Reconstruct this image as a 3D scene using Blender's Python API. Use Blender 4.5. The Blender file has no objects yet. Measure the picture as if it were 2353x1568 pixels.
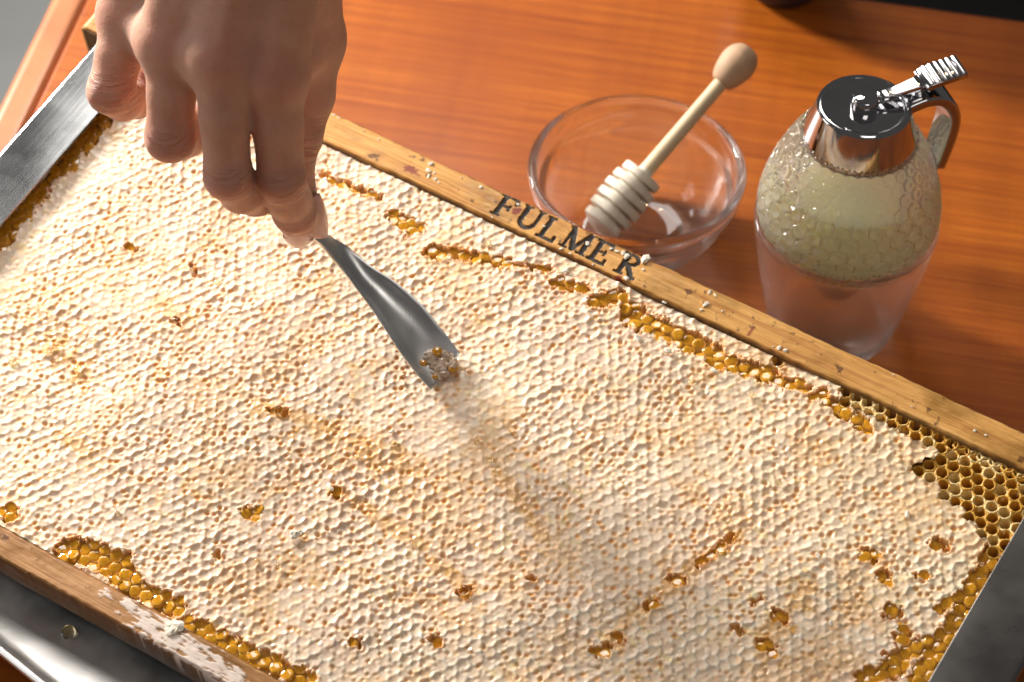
import bpy, math, random
import numpy as np
from mathutils import Matrix, Vector

# ------------------------------------------------------------------ camera, light, exposure
SC = bpy.context.scene
COL = SC.collection
MM = 0.001
CAM = np.array([0.0, -574.09, 691.84])                       # millimetres
RC = np.array([[0.99967, 0.018874, 0.017285], [-0.025593, 0.737215, 0.675173], [0.0, -0.675394, 0.737457]])
FR = np.array([[0.8578027, 0.5081156, -0.0774149], [-0.5137301, 0.8429178, -0.1599092], [-0.0159980, 0.1769409, 0.9840914]])
ORG = np.array([0.0, 0.0, 65.0])
FPX, CX, CY = 5949.0, 1176.5, 784.0

cam_data = bpy.data.cameras.new('camera')
cam = bpy.data.objects.new('camera', cam_data); COL.objects.link(cam)
cam_data.sensor_width = 36.0; cam_data.lens = 36.0 * FPX / 2353.0
cam_data.clip_start = 0.02; cam_data.clip_end = 30.0
M = Matrix.Identity(4)
for i in range(3):
    for j in range(3):
        M[i][j] = RC[j][i]
M.translation = Vector(CAM * MM)
cam.matrix_world = M
cam_data.dof.use_dof = True
cam_data.dof.focus_distance = 0.825
cam_data.dof.aperture_fstop = 13.0
SC.camera = cam

world = bpy.data.worlds.new('World'); SC.world = world
world.use_nodes = True
bg = world.node_tree.nodes['Background']
bg.inputs[0].default_value = (1.0, 0.95, 0.90, 1); bg.inputs[1].default_value = 0.08

def lamp(name, loc, target, size, power, color, sizey=None, shape=None):
    l = bpy.data.lights.new(name, 'AREA'); l.energy = power; l.color = color
    l.shape = 'RECTANGLE' if sizey else (shape or 'DISK'); l.size = size
    if sizey: l.size_y = sizey
    o = bpy.data.objects.new(name, l); COL.objects.link(o)
    o.location = loc
    o.rotation_euler = (Vector(target) - Vector(loc)).to_track_quat('-Z', 'Y').to_euler()
    return o
KEYDIR = Vector((-0.672, 0.640, 0.372)).normalized()
lamp('key_lamp', Vector((0.0, 0.0, 0.06)) + KEYDIR * 0.88, (0.0, 0.0, 0.06), 0.16, 17.0, (1.0, 0.95, 0.88))
lamp('side_fill', (-1.30, 0.05, 0.62), (-0.05, 0.05, 0.10), 0.75, 5.0, (1.0, 0.98, 0.96), 0.75)  # added soft panel at left, brightens glass edges and the hand's rim
lamp('window_light', (-0.29, 1.00, 1.28), (-0.06, -0.04, 0.03), 0.60, 9.0, (1.0, 0.95, 0.89), 0.60)
lamp('front_fill', (0.45, -1.1, 1.7), (0.0, 0.0, 0.1), 0.8, 5.5, (1.0, 0.91, 0.83), 0.8)  # added unseen fill behind the camera, lifts the shaded side of the hand
for k, p in enumerate([(-0.12, 0.98, 1.3), (0.02, 1.0, 1.3), (0.16, 1.02, 1.32)]):
    b = bpy.data.lights.new('ceiling_bulb', 'POINT'); b.energy = 1.6; b.color = (1.0, 0.66, 0.30); b.shadow_soft_size = 0.012
    o = bpy.data.objects.new('ceiling_bulb', b); COL.objects.link(o); o.location = p

SC.view_settings.view_transform = 'Standard'; SC.view_settings.look = 'None'
SC.view_settings.exposure = 0.0; SC.view_settings.gamma = 1.0
SC.view_settings.use_curve_mapping = False
cy = SC.cycles
cy.use_denoising = True
cy.max_bounces = 14; cy.transmission_bounces = 14; cy.transparent_max_bounces = 12; cy.diffuse_bounces = 4; cy.glossy_bounces = 6
cy.caustics_refractive = True; cy.caustics_reflective = False; cy.blur_glossy = 0.6
cy.sample_clamp_indirect = 16.0

# ------------------------------------------------------------------ geometry helpers (millimetres in, metres out)
def ray(x, y):
    return RC.T @ np.array([(x - CX) / FPX, -(y - CY) / FPX, -1.0])
def at(x, y, z):
    v = ray(x, y); t = (z - CAM[2]) / v[2]
    return CAM + t * v
def fr(x, y, h=0.0):
    v = ray(x, y); n = FR[:, 2]
    t = (h - (CAM - ORG) @ n) / (v @ n)
    return FR.T @ (CAM + t * v - ORG)
def f2w(p):
    return ORG + FR @ np.asarray(p, float)

def mesh(name, verts, faces, mat, parent=None, smooth=True, normals=None):
    me = bpy.data.meshes.new(name)
    v = (np.asarray(verts, dtype=np.float64) * MM)
    if isinstance(faces, np.ndarray):
        nf, k = faces.shape
        me.vertices.add(len(v)); me.vertices.foreach_set('co', v.astype(np.float32).ravel())
        me.loops.add(nf * k); me.loops.foreach_set('vertex_index', faces.astype(np.int32).ravel())
        me.polygons.add(nf); me.polygons.foreach_set('loop_start', np.arange(0, nf * k, k, dtype=np.int32))
        me.polygons.foreach_set('loop_total', np.full(nf, k, dtype=np.int32))
        me.update(calc_edges=True)
    else:
        me.from_pydata([tuple(p) for p in v], [], [tuple(f) for f in faces]); me.update()
    me.validate()
    me.polygons.foreach_set('use_smooth', np.full(len(me.polygons), smooth, dtype=bool))
    if normals is not None:
        me.normals_split_custom_set_from_vertices([tuple(q) for q in normals])
    if mat is not None: me.materials.append(mat)
    o = bpy.data.objects.new(name, me); COL.objects.link(o)
    if parent is not None: o.parent = parent
    return o
def vattr(o, name, arr):
    a = o.data.attributes.new(name, 'FLOAT', 'POINT'); a.data.foreach_set('value', np.asarray(arr, np.float32))
def tag(o, label, cat, group=None, kind=None):
    o['label'] = label
    if cat: o['category'] = cat
    if group: o['group'] = group
    if kind: o['kind'] = kind
    return o
def thing(name, label, cat, loc=(0, 0, 0), group=None, matrix=None):
    o = bpy.data.objects.new(name, None); COL.objects.link(o); o.empty_display_size = 0.01
    if matrix is not None: o.matrix_world = matrix
    else: o.location = Vector(loc) * MM
    return tag(o, label, cat, group)
def frame_matrix():
    m = Matrix.Identity(4)
    for i in range(3):
        for j in range(3): m[i][j] = FR[i][j]
    m.translation = Vector(ORG * MM)
    return m

def lathe(profile, seg=64, close=False):
    """profile: list of (r, z).  Returns verts, faces."""
    vs, fs = [], []
    n = len(profile)
    for (r, z) in profile:
        for k in range(seg):
            a = 2 * math.pi * k / seg
            vs.append((r * math.cos(a), r * math.sin(a), z))
    rng = n if close else n - 1
    for i in range(rng):
        j = (i + 1) % n
        for k in range(seg):
            k2 = (k + 1) % seg
            fs.append((i * seg + k, i * seg + k2, j * seg + k2, j * seg + k))
    return vs, fs
def smooth_profile(pts, sub=6):
    """Catmull-Rom through points."""
    P = [np.array(p, float) for p in pts]; out = []
    for i in range(len(P) - 1):
        p0 = P[max(i - 1, 0)]; p1 = P[i]; p2 = P[i + 1]; p3 = P[min(i + 2, len(P) - 1)]
        for k in range(sub):
            t = k / sub
            out.append(0.5 * (2 * p1 + (p2 - p0) * t + (2 * p0 - 5 * p1 + 4 * p2 - p3) * t * t + (3 * p1 - p0 - 3 * p2 + p3) * t ** 3))
    out.append(P[-1]); return out
def sweep(path, sections, closed_ends=True):
    """path: list of 3d points with per-point frames (u, w) and section outline points (a,b)."""
    vs, fs = [], []
    m = len(sections[0])
    for (p, u, w), sec in zip(path, sections):
        for (a, b) in sec:
            vs.append(tuple(np.asarray(p) + a * np.asarray(u) + b * np.asarray(w)))
    for i in range(len(path) - 1):
        for k in range(m):
            k2 = (k + 1) % m
            fs.append((i * m + k, i * m + k2, (i + 1) * m + k2, (i + 1) * m + k))
    if closed_ends:
        fs.append(tuple(range(m - 1, -1, -1))); fs.append(tuple(range((len(path) - 1) * m, len(path) * m)))
    return vs, fs
def rrect(hw, hh, r, n=4):
    out = []
    for (sx, sy, a0) in ((1, 1, 0), (-1, 1, 90), (-1, -1, 180), (1, -1, 270)):
        for k in range(n + 1):
            a = math.radians(a0 + 90 * k / n)
            out.append((sx * (hw - r) + r * math.cos(a), sy * (hh - r) + r * math.sin(a)))
    return out
def box(x0, x1, y0, y1, z0, z1):
    v = [(x0, y0, z0), (x1, y0, z0), (x1, y1, z0), (x0, y1, z0), (x0, y0, z1), (x1, y0, z1), (x1, y1, z1), (x0, y1, z1)]
    f = [(3, 2, 1, 0), (4, 5, 6, 7), (0, 1, 5, 4), (1, 2, 6, 5), (2, 3, 7, 6), (3, 0, 4, 7)]
    return v, f
def bevel(o, w, seg=3, ang=30):
    m = o.modifiers.new('bevel', 'BEVEL'); m.width = w * MM; m.segments = seg; m.limit_method = 'ANGLE'; m.angle_limit = math.radians(ang)
    m.harden_normals = False
    return o

# numpy noise
def _hash(i, j, s):
    h = (i.astype(np.int64) * 374761393 + j.astype(np.int64) * 668265263 + s * 974634777) & 0xFFFFFFFF
    h = ((h ^ (h >> 13)) * 1274126177) & 0xFFFFFFFF
    h = h ^ (h >> 16)
    return (h & 0xFFFFFF).astype(np.float64) / 0xFFFFFF
def perlin(x, y, s=0):
    xi = np.floor(x).astype(np.int64); yi = np.floor(y).astype(np.int64)
    xf = x - xi; yf = y - yi
    u = xf * xf * xf * (xf * (xf * 6 - 15) + 10); v = yf * yf * yf * (yf * (yf * 6 - 15) + 10)
    def g(ix, iy, dx, dy):
        a = _hash(ix, iy, s) * 2 * np.pi
        return np.cos(a) * dx + np.sin(a) * dy
    n00 = g(xi, yi, xf, yf); n10 = g(xi + 1, yi, xf - 1, yf); n01 = g(xi, yi + 1, xf, yf - 1); n11 = g(xi + 1, yi + 1, xf - 1, yf - 1)
    return ((n00 * (1 - u) + n10 * u) * (1 - v) + (n01 * (1 - u) + n11 * u) * v) * 1.5
def fbm(x, y, s=0, o=3):
    r = 0; a = 1.0
    for k in range(o):
        r = r + a * perlin(x * 2 ** k, y * 2 ** k, s + 17 * k); a *= 0.5
    return r
def smooth01(a, b, x):
    t = np.clip((x - a) / (b - a), 0, 1); return t * t * (3 - 2 * t)

# ------------------------------------------------------------------ materials
class NT:
    def __init__(s, name):
        s.m = bpy.data.materials.new(name); s.m.use_nodes = True
        s.t = s.m.node_tree; s.b = s.t.nodes['Principled BSDF']; s.out = s.t.nodes['Material Output']
    def n(s, typ, **kw):
        o = s.t.nodes.new(typ)
        for k, v in kw.items():
            if k.startswith('i_'): o.inputs[k[2:].replace('_', ' ')].default_value = v
            else: setattr(o, k, v)
        return o
    def l(s, a, b): s.t.links.new(a, b)
    def set(s, **kw):
        for k, v in kw.items():
            key = k.replace('_', ' ')
            for inp in s.b.inputs:
                if inp.name.lower() == key.lower(): inp.default_value = v
        return s
    def coords(s, scale=(1, 1, 1), rot=(0, 0, 0), kind='Object'):
        tc = s.n('ShaderNodeTexCoord'); mp = s.n('ShaderNodeMapping')
        mp.inputs['Scale'].default_value = scale; mp.inputs['Rotation'].default_value = rot
        s.l(tc.outputs[kind], mp.inputs['Vector']); return mp.outputs[0]
    def noise(s, vec, scale, detail=4, rough=0.55, dist=0.0):
        o = s.n('ShaderNodeTexNoise'); o.inputs['Scale'].default_value = scale; o.inputs['Detail'].default_value = detail
        o.inputs['Roughness'].default_value = rough; o.inputs['Distortion'].default_value = dist
        if vec is not None: s.l(vec, o.inputs['Vector'])
        return o.outputs['Fac']
    def ramp(s, fac, stops):
        o = s.n('ShaderNodeValToRGB'); cr = o.color_ramp
        while len(cr.elements) < len(stops): cr.elements.new(0.5)
        for e, (p, c) in zip(cr.elements, stops):
            e.position = p; e.color = (c, c, c, 1) if isinstance(c, (int, float)) else (*c, 1)
        s.l(fac, o.inputs['Fac']); return o.outputs['Color']
    def mix(s, fac, a, b, blend='MIX'):
        o = s.n('ShaderNodeMix', data_type='RGBA', blend_type=blend)
        for sock, v in ((o.inputs[0], fac), (o.inputs[6], a), (o.inputs[7], b)):
            if isinstance(v, (int, float)): sock.default_value = v
            elif isinstance(v, tuple): sock.default_value = (*v, 1)
            else: s.l(v, sock)
        return o.outputs[2]
    def math(s, op, a, b=None):
        o = s.n('ShaderNodeMath', operation=op)
        for sock, v in ((o.inputs[0], a), (o.inputs[1], b)):
            if v is None: continue
            if isinstance(v, (int, float)): sock.default_value = v
            else: s.l(v, sock)
        return o.outputs[0]
    def attr(s, name):
        o = s.n('ShaderNodeAttribute'); o.attribute_name = name; return o.outputs['Fac']
    def color(s, c):
        s.l(c, s.b.inputs['Base Color']); return s
    def bump(s, h, strength=0.3, dist=0.001):
        o = s.n('ShaderNodeBump'); o.inputs['Strength'].default_value = strength; o.inputs['Distance'].default_value = dist
        s.l(h, o.inputs['Height']); s.l(o.outputs[0], s.b.inputs['Normal']); return s

def mat_table():
    m = NT('mahogany_varnish')
    v = m.coords()
    grain = m.noise(m.coords((1.4, 90.0, 10.0)), 3.2, 7, 0.62, 0.4)
    fine = m.noise(m.coords((14.0, 420.0, 40.0)), 2.0, 3, 0.6)
    ribbon = m.noise(m.coords((34.0, 0.9, 1.0)), 1.7, 4, 0.6, 0.25)
    big = m.noise(v, 5.0, 2, 0.5)
    c = m.ramp(grain, [(0.28, (0.26, 0.050, 0.005)), (0.50, (0.47, 0.120, 0.009)), (0.76, (0.62, 0.185, 0.017))])
    c = m.mix(m.ramp(ribbon, [(0.34, 0.30), (0.62, 0.0)]), c, (0.15, 0.028, 0.004))
    c = m.mix(m.ramp(fine, [(0.42, 0.35), (0.56, 0.0)]), c, (0.16, 0.034, 0.007))
    c = m.mix(m.ramp(big, [(0.40, 0.55), (0.62, 0.0)]), c, (0.26, 0.052, 0.008))
    m.color(c)
    m.set(Roughness=0.40, Specular_IOR_Level=0.25, Coat_Weight=0.40, Coat_Roughness=0.15)
    m.bump(fine, 0.06, 0.0004)
    return m.m
def mat_wood(name, light, mid, dark, smear=False):
    m = NT(name)
    g = m.noise(m.coords((6.0, 130.0, 60.0)), 3.0, 6, 0.65, 0.3)
    fine = m.noise(m.coords((30.0, 900.0, 300.0)), 1.6, 3, 0.6)
    spots = m.noise(m.coords((1, 1, 1)), 240.0, 3, 0.6)
    blot = m.noise(m.coords((1, 1.6, 1)), 36.0, 4, 0.6)
    c = m.ramp(g, [(0.30, dark), (0.50, mid), (0.72, light)])
    c = m.mix(m.ramp(fine, [(0.36, 0.45), (0.52, 0.0)]), c, dark)
    c = m.mix(m.ramp(blot, [(0.48, 0.0), (0.66, 0.75)]), c, tuple(0.42 * a for a in mid))
    c = m.mix(m.ramp(spots, [(0.62, 0.0), (0.69, 0.8)]), c, (0.09, 0.03, 0.012))
    edge = m.attr('edge')
    c = m.mix(edge, c, (0.10, 0.045, 0.018))
    stain = m.attr('stain')
    c = m.mix(stain, c, (0.20, 0.016, 0.006))
    if smear:
        c = m.mix(m.attr('smear'), c, (0.80, 0.67, 0.58))
    m.color(c)
    r = m.ramp(blot, [(0.4, 0.55), (0.66, 0.22)])
    m.l(r, m.b.inputs['Roughness'])
    m.set(Specular_IOR_Level=0.35)
    m.bump(m.math('ADD', fine, m.math('MULTIPLY', spots, 0.8)), 0.35, 0.0004)
    return m.m
def mat_char():
    m = NT('charred_brand')
    n = m.noise(m.coords(), 900.0, 4, 0.6)
    m.color(m.ramp(n, [(0.3, (0.010, 0.009, 0.009)), (0.7, (0.05, 0.04, 0.035))]))
    m.set(Roughness=0.62); m.bump(n, 0.5, 0.0003); return m.m
def mat_wax():
    m = NT('capping_wax')
    v = m.coords()
    big = m.noise(v, 22.0, 3, 0.5)
    mid = m.noise(v, 160.0, 3, 0.55)
    fine = m.noise(v, 1500.0, 3, 0.6)
    c = m.ramp(big, [(0.32, (0.80, 0.60, 0.455)), (0.5, (0.83, 0.655, 0.50)), (0.68, (0.85, 0.695, 0.53))])
    c = m.mix(m.ramp(mid, [(0.42, 0.0), (0.75, 0.35)]), c, (0.88, 0.72, 0.43))
    c = m.mix(m.attr('yellow'), c, (0.84, 0.66, 0.30))
    c = m.mix(m.attr('soak'), c, (0.78, 0.46, 0.19))
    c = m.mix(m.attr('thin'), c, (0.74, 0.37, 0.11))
    c = m.mix(m.attr('honey'), c, (0.66, 0.33, 0.04))
    m.color(c)
    m.l(m.math('MULTIPLY', m.attr('wet'), 1.0), m.b.inputs['Coat Weight'])
    m.set(Roughness=0.48, Specular_IOR_Level=0.35, Coat_Roughness=0.07, Subsurface_Weight=0.85, Subsurface_Scale=0.0014)
    m.b.subsurface_method = 'BURLEY'
    m.b.inputs['Subsurface Radius'].default_value = (1.0, 0.55, 0.26)
    m.bump(fine, 0.10, 0.0004)
    return m.m
def mat_cellwax(name, a, b):
    m = NT(name)
    n = m.noise(m.coords(), 300.0, 3, 0.55)
    m.color(m.ramp(n, [(0.35, a), (0.65, b)])); m.set(Roughness=0.38, Specular_IOR_Level=0.4); m.bump(n, 0.2, 0.0004); return m.m
def mat_honey(name='amber_honey', c1=(0.56, 0.245, 0.012), c2=(0.74, 0.36, 0.028)):
    m = NT(name)
    n = m.noise(m.coords(kind='Generated'), 2.5, 2, 0.5)
    m.color(m.ramp(n, [(0.35, c1), (0.65, c2)]))
    m.set(Roughness=0.06, IOR=1.49, Specular_IOR_Level=0.55, Coat_Weight=0.6, Coat_Roughness=0.02)
    m.bump(m.noise(m.coords(), 260.0, 2, 0.5), 0.18, 0.0006)
    return m.m
def mat_glass(name, color=(1, 1, 1), rough=0.0, ior=1.47, clear=0.0):
    m = NT(name); m.set(Transmission_Weight=1.0, Roughness=rough, IOR=ior); m.b.inputs['Base Color'].default_value = (*color, 1)
    if clear:
        tr = m.n('ShaderNodeBsdfTransparent'); mx_ = m.n('ShaderNodeMixShader'); mx_.inputs[0].default_value = clear
        m.l(m.b.outputs[0], mx_.inputs[1]); m.l(tr.outputs[0], mx_.inputs[2]); m.l(mx_.outputs[0], m.out.inputs['Surface'])
    return m.m
def mat_glow(name, col):
    m = NT(name); n = m.noise(m.coords(), 120.0, 4, 0.6)
    m.color(m.ramp(n, [(0.35, tuple(0.97 * a for a in col)), (0.65, col)]))
    m.set(Roughness=0.06, IOR=1.22, Transmission_Weight=0.62, Subsurface_Weight=1.0, Subsurface_Scale=0.010); m.b.inputs['Subsurface Radius'].default_value = (1.0, 0.9, 0.5); return m.m
def mat_milky(name, col, rough, ior, tr):
    m = NT(name); m.set(Transmission_Weight=tr, Roughness=rough, IOR=ior)
    n = m.noise(m.coords(), 120.0, 4, 0.6)
    m.color(m.ramp(n, [(0.35, tuple(0.9 * a for a in col)), (0.65, col)])); return m.m
def mat_cup():
    m = NT('clouded_acrylic'); m.set(Transmission_Weight=0.97, IOR=1.45); m.b.inputs['Base Color'].default_value = (0.98, 0.97, 0.96, 1)
    n = m.noise(m.coords(), 55.0, 4, 0.6)
    m.l(m.ramp(n, [(0.4, 0.01), (0.7, 0.12)]), m.b.inputs['Roughness'])
    tr = m.n('ShaderNodeBsdfTransparent'); mx_ = m.n('ShaderNodeMixShader'); mx_.inputs[0].default_value = 0.30
    m.l(m.b.outputs[0], mx_.inputs[1]); m.l(tr.outputs[0], mx_.inputs[2]); m.l(mx_.outputs[0], m.out.inputs['Surface']); return m.m
def mat_metal(name, col, rough, brush=None, scratch=0.0, spots=False):
    m = NT(name); m.set(Metallic=1.0)
    v = m.coords()
    n = m.noise(v, 40.0, 4, 0.6)
    c = m.ramp(n, [(0.3, tuple(0.86 * a for a in col)), (0.7, col)])
    r = m.ramp(n, [(0.3, rough * 0.8), (0.7, rough * 1.25)])
    if spots:
        s = m.noise(v, 150.0, 5, 0.7)
        r = m.mix(m.ramp(s, [(0.55, 0.0), (0.70, 1.0)]), r, (0.55, 0.55, 0.55))
    if scratch:
        w = m.noise(m.coords((1, 3, 1)), 26.0, 2, 0.5, 2.0)
        line = m.ramp(w, [(0.497, 0.0), (0.500, 1.0), (0.503, 0.0)])
        gate = m.ramp(m.noise(v, 11.0, 2), [(0.48, 0.0), (0.60, 1.0)])
        c = m.mix(m.math('MULTIPLY', m.math('MULTIPLY', line, gate), scratch), c, (0.85, 0.84, 0.82))
    m.color(c); m.l(r, m.b.inputs['Roughness'])
    if brush:
        b = m.noise(m.coords(brush), 3.0, 3, 0.6)
        m.bump(b, 0.10, 0.0003)
    return m.m
def mat_skin():
    m = NT('skin')
    v = m.coords()
    blot = m.noise(v, 75.0, 6, 0.68)
    red = m.attr('red')
    c = m.ramp(blot, [(0.3, (0.52, 0.285, 0.20)), (0.7, (0.65, 0.39, 0.285))])
    c = m.mix(red, c, (0.55, 0.22, 0.165))
    m.color(c)
    m.set(Roughness=0.55, Specular_IOR_Level=0.35, Subsurface_Weight=1.0, Subsurface_Scale=0.0042)
    m.b.inputs['Subsurface Radius'].default_value = (1.0, 0.32, 0.16)
    pores = m.n('ShaderNodeTexVoronoi'); pores.inputs['Scale'].default_value = 1300.0
    m.l(v, pores.inputs['Vector'])
    fine = m.noise(v, 900.0, 3, 0.6)
    # creases over the joints: noise stretched across the finger, weighted by the joint attribute
    comb = m.n('ShaderNodeCombineXYZ')
    m.l(m.attr('crease_s'), comb.inputs[0]); m.l(m.attr('crease_c'), comb.inputs[1])
    mp = m.n('ShaderNodeMapping'); mp.inputs['Scale'].default_value = (0.85, 0.11, 1.0); m.l(comb.outputs[0], mp.inputs['Vector'])
    cr = m.noise(mp.outputs[0], 1.0, 3, 0.55, 0.6)
    cr = m.ramp(cr, [(0.40, 0.0), (0.52, 1.0)])
    cr = m.math('MULTIPLY', cr, m.attr('crease_w'))
    h = m.math('ADD', m.math('MULTIPLY', pores.outputs['Distance'], 0.05), m.math('MULTIPLY', fine, 0.05))
    h = m.math('ADD', h, m.math('MULTIPLY', cr, 2.2))
    h = m.math('ADD', h, m.math('MULTIPLY', m.noise(v, 260.0, 3, 0.6), 0.22))
    m.bump(h, 1.0, 0.0012)
    return m.m
def mat_plain(name, col, rough=0.5, spec=0.4, coat=0.0, nscale=80.0, var=0.12, bumpd=0.0003):
    m = NT(name); n = m.noise(m.coords(), nscale, 4, 0.6)
    m.color(m.ramp(n, [(0.3, tuple(a * (1 - var) for a in col)), (0.7, tuple(min(1, a * (1 + var)) for a in col))]))
    m.set(Roughness=rough, Specular_IOR_Level=spec, Coat_Weight=coat, Coat_Roughness=0.08); m.bump(n, 0.2, bumpd); return m.m

MT = dict(table=mat_table(), bar=mat_wood('frame_pine', (0.80, 0.46, 0.15), (0.70, 0.36, 0.095), (0.42, 0.16, 0.035)),
          bar2=mat_wood('sticky_pine', (0.58, 0.325, 0.135), (0.48, 0.235, 0.085), (0.27, 0.115, 0.036), True), char=mat_char(), wax=mat_wax(),
          cell=mat_cellwax('pale_cell_wax', (0.78, 0.53, 0.19), (0.85, 0.66, 0.32)), cell2=mat_cellwax('amber_cell_wax', (0.60, 0.30, 0.035), (0.70, 0.40, 0.07)),
          honey=mat_honey(), crumb=mat_plain('crumb_wax', (0.84, 0.76, 0.62), 0.5, 0.4, 0.0, 500, 0.08),
          lump=mat_plain('scraped_wax', (0.62, 0.47, 0.34), 0.3, 0.5, 0.5, 400, 0.12),
          drop=mat_glass('clear_honey', (1.0, 0.90, 0.66), 0.0, 1.49),
          rail=mat_metal('scuffed_steel', (0.42, 0.43, 0.44), 0.17, (260, 4, 40), 0.8, False),
          rail2=mat_metal('dull_steel', (0.34, 0.33, 0.32), 0.30, (4, 260, 40), 0.08, False),
          tray=mat_metal('tray_steel', (0.80, 0.79, 0.77), 0.42, (6, 160, 40), 0.10, False),
          chrome=mat_metal('chrome', (0.60, 0.60, 0.62), 0.07), spat=mat_metal('spatula_steel', (0.84, 0.85, 0.85), 0.38, (400, 8, 8)),
          skin=mat_skin(), nail=mat_plain('nail', (0.74, 0.43, 0.37), 0.14, 0.6, 0.7, 60, 0.05),
          glass=mat_glass('clear_glass', (1.0, 1.0, 1.0), 0.0, 1.47, 0.08), jarglass=mat_glass('embossed_glass', (1.0, 1.0, 0.98), 0.0, 1.45, 0.32), cup=mat_cup(),
          jarhoney=mat_glow('pale_honey', (1.0, 0.93, 0.66)), brass=mat_metal('spout_brass', (0.72, 0.60, 0.30), 0.2),
          beech=mat_plain('beech', (0.66, 0.53, 0.34), 0.55, 0.3, 0, 120, 0.10), beech2=mat_plain('bleached_beech', (0.74, 0.68, 0.57), 0.6, 0.3, 0, 160, 0.10),
          knob=mat_plain('beech_knob', (0.52, 0.34, 0.215), 0.6, 0.3, 0, 120, 0.14), navy=mat_plain('navy_glaze', (0.018, 0.020, 0.050), 0.5, 0.4, 0, 60, 0.2),
          black=mat_plain('black_vinyl', (0.006, 0.005, 0.006), 0.5, 0.3, 0, 60, 0.2), floor=mat_plain('grey_floor', (0.60, 0.63, 0.63), 0.5, 0.4, 0, 6, 0.10),
          edge=mat_plain('table_edge_wood', (0.44, 0.15, 0.055), 0.35, 0.5, 0.5, 30, 0.2))

# ------------------------------------------------------------------ setting: table, floor
ta = math.radians(-10.0)
tx = np.array([math.cos(ta), math.sin(ta), 0]); ty = np.array([-math.sin(ta), math.cos(ta), 0])
tm = Matrix(((tx[0], ty[0], 0, 0), (tx[1], ty[1], 0, 0), (0, 0, 1, 0), (0, 0, 0, 1)))
q0 = at(60, 110, 0); q1 = at(2150, 20, 0)
XL = float(q0 @ tx); YB = float(q1 @ ty)
v, f = box(XL + 15.0, 700, -700, YB - 0.5, -22, 0)
table = mesh('tabletop', v, f, MT['table'], None, False); table.matrix_world = tm
bevel(table, 1.0, 2)
tag(table, 'varnished reddish brown wooden tabletop under everything', None, None, 'structure')
v, f = box(XL, XL + 14.8, -700, YB - 0.5, -24, 0.6)
eb = mesh('edge_band', v, f, MT['edge'], table, False); bevel(eb, 4, 4)
v, f = box(-3000, 3000, -2500, 3500, -760, -720)
floor = mesh('floor', v, f, MT['floor'], None, False); tag(floor, 'grey floor beyond the table', None, None, 'structure')

# ------------------------------------------------------------------ things behind the table edge
bench = thing('padded_bench', 'black padded bench behind the far edge of the table', 'bench', (250, 330, -720))
v, f = box(-230, 330, 0, 260, 560, 700); o = mesh('seat', v, f, MT['black'], bench); bevel(o, 25, 5)
for sx in (-210, 290):
    v, f = box(sx, sx + 20, 20, 40, 0, 560); mesh('leg', v, f, MT['rail'], bench, False)
    v, f = box(sx, sx + 20, 220, 240, 0, 560); mesh('leg', v, f, MT['rail'], bench, False)
nc = at(1800, 30, 0)
prof = smooth_profile([(0.05, 0.2), (11, 0.2), (16, 3), (22, 14), (25, 30), (25, 60), (23.5, 60), (23, 30), (20, 15), (10, 5), (0.05, 4)], 4)
v, f = lathe(prof, 40); cupn = mesh('cup', v, f, MT['navy']); cupn.location = Vector((nc[0], nc[1] + 16, 0)) * MM
tag(cupn, 'dark navy round-bottomed cup near the far edge of the table', 'cup')

# ------------------------------------------------------------------ steel tray
td = np.array([math.cos(math.radians(-39.8)), math.sin(math.radians(-39.8)), 0]); tb = np.array([-td[1], td[0], 0])
TZ = 20.5
tp = (at(0, 1500, TZ + 5) + at(84, 1568, TZ + 5)) / 2
trm = Matrix(((td[0], tb[0], 0, tp[0] * MM), (td[1], tb[1], 0, tp[1] * MM), (0, 0, 1, TZ * MM), (0, 0, 0, 1)))
tray = thing('steel_tray', 'shallow stainless steel drip tray under the comb frame', 'tray', matrix=trm)
A0, A1, B0, B1 = -45.0, 245.0, 0.0, 120.0
sec = [(0, 0.6), (1.2, 0.5), (2.2, 1.2), (2.8, 3.0), (2.6, 5.0), (1.2, 6.0), (0.2, 5.0), (0.0, 3.0)]
def rim_path(x0, x1, y0, y1, r=10, n=6):
    out = []
    for (cx_, cy_, a0) in ((x1 - r, y0 + r, 270), (x1 - r, y1 - r, 0), (x0 + r, y1 - r, 90), (x0 + r, y0 + r, 180)):
        for k in range(n + 1):
            a = math.radians(a0 + 90 * k / n); out.append((cx_ + r * math.cos(a), cy_ + r * math.sin(a), math.cos(a), math.sin(a)))
    return out
path = rim_path(A0, A1, B0, B1)
vs = []; fs = []
prof = [(-9, 1.6), (-7, 1.6), (-5, 2.0), (-3.6, 3.0), (-2.6, 4.6), (-1.2, 5.6), (0, 5.4), (0.5, 4.6), (0.3, 3.8), (-0.6, 4.2), (-1.6, 3.8), (-2.8, 2.2), (-4.2, 1.0), (-6, 0.5), (-9, 0.4)]
for (x, y, nx, ny) in path:
    for (d, z) in prof: vs.append((x + nx * d, y + ny * d, z))
m_ = len(prof); N_ = len(path)
for i in range(N_):
    j = (i + 1) % N_
    for k in range(m_ - 1): fs.append((i * m_ + k, j * m_ + k, j * m_ + k + 1, i * m_ + k + 1))
mesh('rim', vs, fs, MT['tray'], tray)
base_top = [(x - nx * 9, y - ny * 9, 1.6) for (x, y, nx, ny) in path]; base_bot = [(x, y, 0.4) for (x, y, z) in base_top]
vs = base_top + base_bot; fs = [tuple(range(N_)), tuple(range(2 * N_ - 1, N_ - 1, -1))] + [(i, i + N_, (i + 1) % N_ + N_, (i + 1) % N_) for i in range(N_)]
mesh('floor_plate', vs, fs, MT['tray'], tray, False)
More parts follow.
